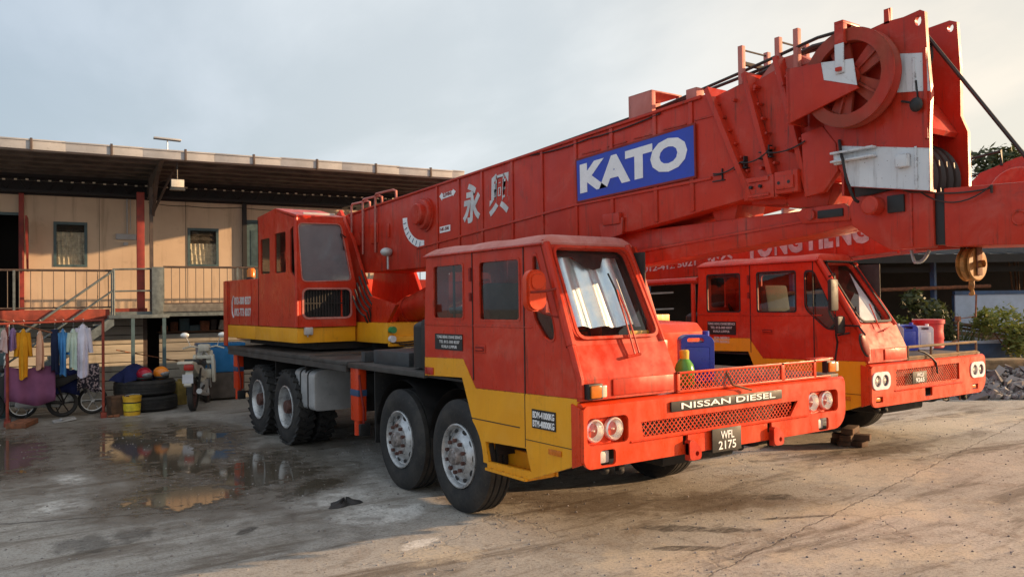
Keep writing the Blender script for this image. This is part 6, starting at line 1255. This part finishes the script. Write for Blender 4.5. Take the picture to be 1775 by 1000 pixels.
m = MB(); m.bb(-1.0, 1.0, -.3, .3, .62, .70, .008); m.bb(-1.0, 1.0, -.31, -.27, .50, .62); m.build('seat', 'wood', be)
for x in (-.85, .85):
    for y in (-.24, .24): m = MB(); m.bb(x-.05, x+.05, y-.05, y+.05, 0, .62, .006); m.build('leg', 'wood', be)
pp = MB(); pp.tube([(16.6, 8.2, 0), (16.6, 8.2, 1.62), (16.9, 8.0, 1.66), (16.95, 8.0, 2.1)], .02, 6); pp.tube([(16.6, 8.2, 1.2), (16.2, 8.4, 1.05)], .018, 6); pp.box((16.6, 8.2, 1.62), (.08, .08, .1)); single(pp, 'standpipe', 'rust', 'thin rusty standpipe with an elbow in front of the plank pile', 'pipe', (0, 0, 0))
bo = thing('boat_hull', 'dark blue trough lying below the blue-white panel', 'trough', (20.6, 10.2, 0), math.atan2(D.y, D.x))
m = MB(); m.prism([(-1.6, -.4, .35), (1.6, -.4, .35), (1.75, -.5, .95), (-1.75, -.5, .95)], (0, .9, 0), .02); m.build('tub', 'bluesteel', bo); m = MB(); m.bb(-1.8, 1.8, -.53, -.47, .92, .99); m.build('rim', 'bluewhite', bo)
# rubble heap
m = MB(); rr = random.Random(8)
for i in range(1500):
    a = rr.uniform(0, math.tau); q = math.sqrt(rr.random()); x = q*2.3*math.cos(a); y = q*1.25*math.sin(a); z = max(0, .55*(1-q)**1.0)+rr.uniform(-.02, .05); s_ = rr.choice([.04, .05, .07, .09, .13])
    t_ = bmesh.new()
    if i % 3: bmesh.ops.create_icosphere(t_, subdivisions=1, radius=s_)
    else: bmesh.ops.create_cube(t_, size=s_*rr.choice([1.6, 2.0, 3.0])); bmesh.ops.scale(t_, vec=(1, 1, .45), verts=t_.verts)
    for v in t_.verts: v.co *= rr.uniform(.65, 1.2)
    bmesh.ops.scale(t_, vec=(1, rr.uniform(.5, 1), rr.uniform(.35, .8)), verts=t_.verts); bmesh.ops.rotate(t_, matrix=Matrix.Rotation(rr.uniform(0, 6), 3, (rr.random(), rr.random(), 1)), verts=t_.verts); bmesh.ops.translate(t_, vec=(x, y, z), verts=t_.verts); m._merge(t_, False)
o = m.build('rubble', 'gravel', angle=20); o.location = (18.4, 8.35, 0); o.rotation_euler = (0, 0, -.53); tag(o, 'heap of grey crushed stone at the right edge of the yard', 'rubble', None, 'stuff')
rr = random.Random(21); tb = bmesh.new(); bmesh.ops.create_icosphere(tb, subdivisions=1, radius=1); tv = [v.co.copy() for v in tb.verts]; tf = [[v.index for v in f.verts] for f in tb.faces]; tb.free(); vs_, fs_ = [], []
for i in range(4200):
    d_ = 3.2+rr.random()**1.6*13; a_ = R(55.15)+rr.uniform(-.62, .62); x, y = d_*math.cos(a_), d_*math.sin(a_); s_ = rr.choice([.004, .005, .006, .008, .012]); sx, sy, sz = s_, s_*rr.uniform(.6, 1.2), s_*rr.uniform(.5, .9); k = len(vs_)
    vs_ += [(x+v.x*sx, y+v.y*sy, s_*.35+v.z*sz) for v in tv]; fs_ += [[q+k for q in f] for f in tf]
me = bpy.data.meshes.new('grit'); me.from_pydata(vs_, [], fs_); me.materials.append(M['gravel']); o = bpy.data.objects.new('grit', me); C.objects.link(o); tag(o, 'loose grit and pebbles scattered over the concrete', 'grit', None, 'stuff')
for i, (a, d, w_, h_, mt, lb) in enumerate(((6.6, .3, .7, .9, 'oldyellow', 'dull yellow drum-shaped bin standing under the shed eaves'), (7.6, .5, 1.0, .7, 'rust', 'rusty box under the shed eaves right of the yellow bin'), (9.0, .2, .8, 1.2, 'teal', 'tall teal cabinet under the shed eaves'))):
    m = MB(); m.bb(-w_/2, w_/2, -.3, .3, 0, h_, .03); m.bb(-w_/2+.06, w_/2-.06, -.32, -.301, .1, h_-.12, .008); m.bb(-w_/2-.02, w_/2+.02, -.32, .32, h_, h_+.04, .01); single(m, 'storage_bin', mt, lb, 'bin', sp(a, d, 0), math.atan2(D.y, D.x))
m = MB(); m.tube([sp(5.2, -.3, 2.2), sp(12, -.3, 2.35)], .05, 8); single(m, 'pipe', 'rust', 'long rusty pipe slung under the shed eaves', 'pipe', (0, 0, 0))
# plants
def leafy(name, label, loc, R_, H_, n, mat, seed, size=.12, trunk=True, cat='plant', group=None, strap=False, base=0.):
    t = thing(name, label, cat, loc, 0, group); r = random.Random(seed); cl = [(V(r.uniform(-1, 1)*R_*.75, r.uniform(-1, 1)*R_*.75, base+r.uniform(.25, .92)*(H_-base)), r.uniform(.28, .5)*R_) for _ in range(9)]
    bm = bmesh.new()
    for i in range(n):
        if strap:
            a = r.uniform(0, math.tau); L_ = r.uniform(.6, 1.15)*H_; o0 = V(r.uniform(-.3, .3)*R_, r.uniform(-.3, .3)*R_, base); dr = V(math.cos(a), math.sin(a), 0); sd = V(-dr.y, dr.x, 0)*size*.5; pv = None
            for k in range(6):
                f = k/5; p = o0+dr*R_*f*r.uniform(.95, 1.05)+V(0, 0, L_*(1.5*f-.9*f*f)); wv = sd*(1-f*.92); cur = (bm.verts.new(p-wv), bm.verts.new(p+wv))
                if pv: bm.faces.new((pv[0], pv[1], cur[1], cur[0]))
                pv = cur
        else:
            c, rad = r.choice(cl); d = V(r.gauss(0, 1), r.gauss(0, 1), r.gauss(0, 1)).normalized(); p = c+d*rad*r.uniform(.5, 1.08); u = V(r.gauss(0, 1), r.gauss(0, 1), r.gauss(0, .6)).normalized(); v = u.cross(d+V(.01, 0, 0)).normalized(); s_ = size*r.uniform(.6, 1.3)
            bm.faces.new([bm.verts.new(q) for q in (p-u*s_, p+v*s_*.42, p+u*s_, p-v*s_*.42)])
    m = MB(); m._merge(bm, False); m.build('foliage', mat, t)
    m = MB()
    for c, rad in cl[:6]: m.tube([(0, 0, 0), (c.x*.4, c.y*.4, c.z*.5), tuple(c)], [.03, .02, .008], 6)
    if not strap: m.build('stem', 'darkwood', t)
    return t
leafy('shrub', 'sunlit yellow-green shrub behind the wooden bench', (21.2, 8.95, 0), 1.05, 1.65, 2200, 'leaf', 1, .075, base=.6)
leafy('shrub', 'small bright green shrub behind the windscreen of the rear crane', (19.6, 11.15, 0), .7, 1.75, 1300, 'leaf', 2, .08)
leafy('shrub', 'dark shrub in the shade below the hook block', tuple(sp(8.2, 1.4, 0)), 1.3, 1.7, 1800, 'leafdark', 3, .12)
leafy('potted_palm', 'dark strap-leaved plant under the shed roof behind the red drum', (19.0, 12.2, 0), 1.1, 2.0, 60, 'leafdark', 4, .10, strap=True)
leafy('potted_palm', 'sunlit grassy clump beside the standpipe', (19.2, 9.6, 0), .6, 1.0, 60, 'leaf', 5, .05, strap=True)
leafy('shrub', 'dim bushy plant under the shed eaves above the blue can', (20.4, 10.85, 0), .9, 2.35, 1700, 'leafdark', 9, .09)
leafy('potted_palm', 'strap-leaved plant between the red drum and the standpipe', (20.9, 10.35, 0), 1.0, 2.2, 90, 'leafdark', 10, .06, strap=True)
leafy('tree', 'thin green tree rising over the shed roof', (28.3, 12.0, 0), 1.3, 7.0, 1500, 'leafdark', 6, .13, cat='tree', base=4.4)
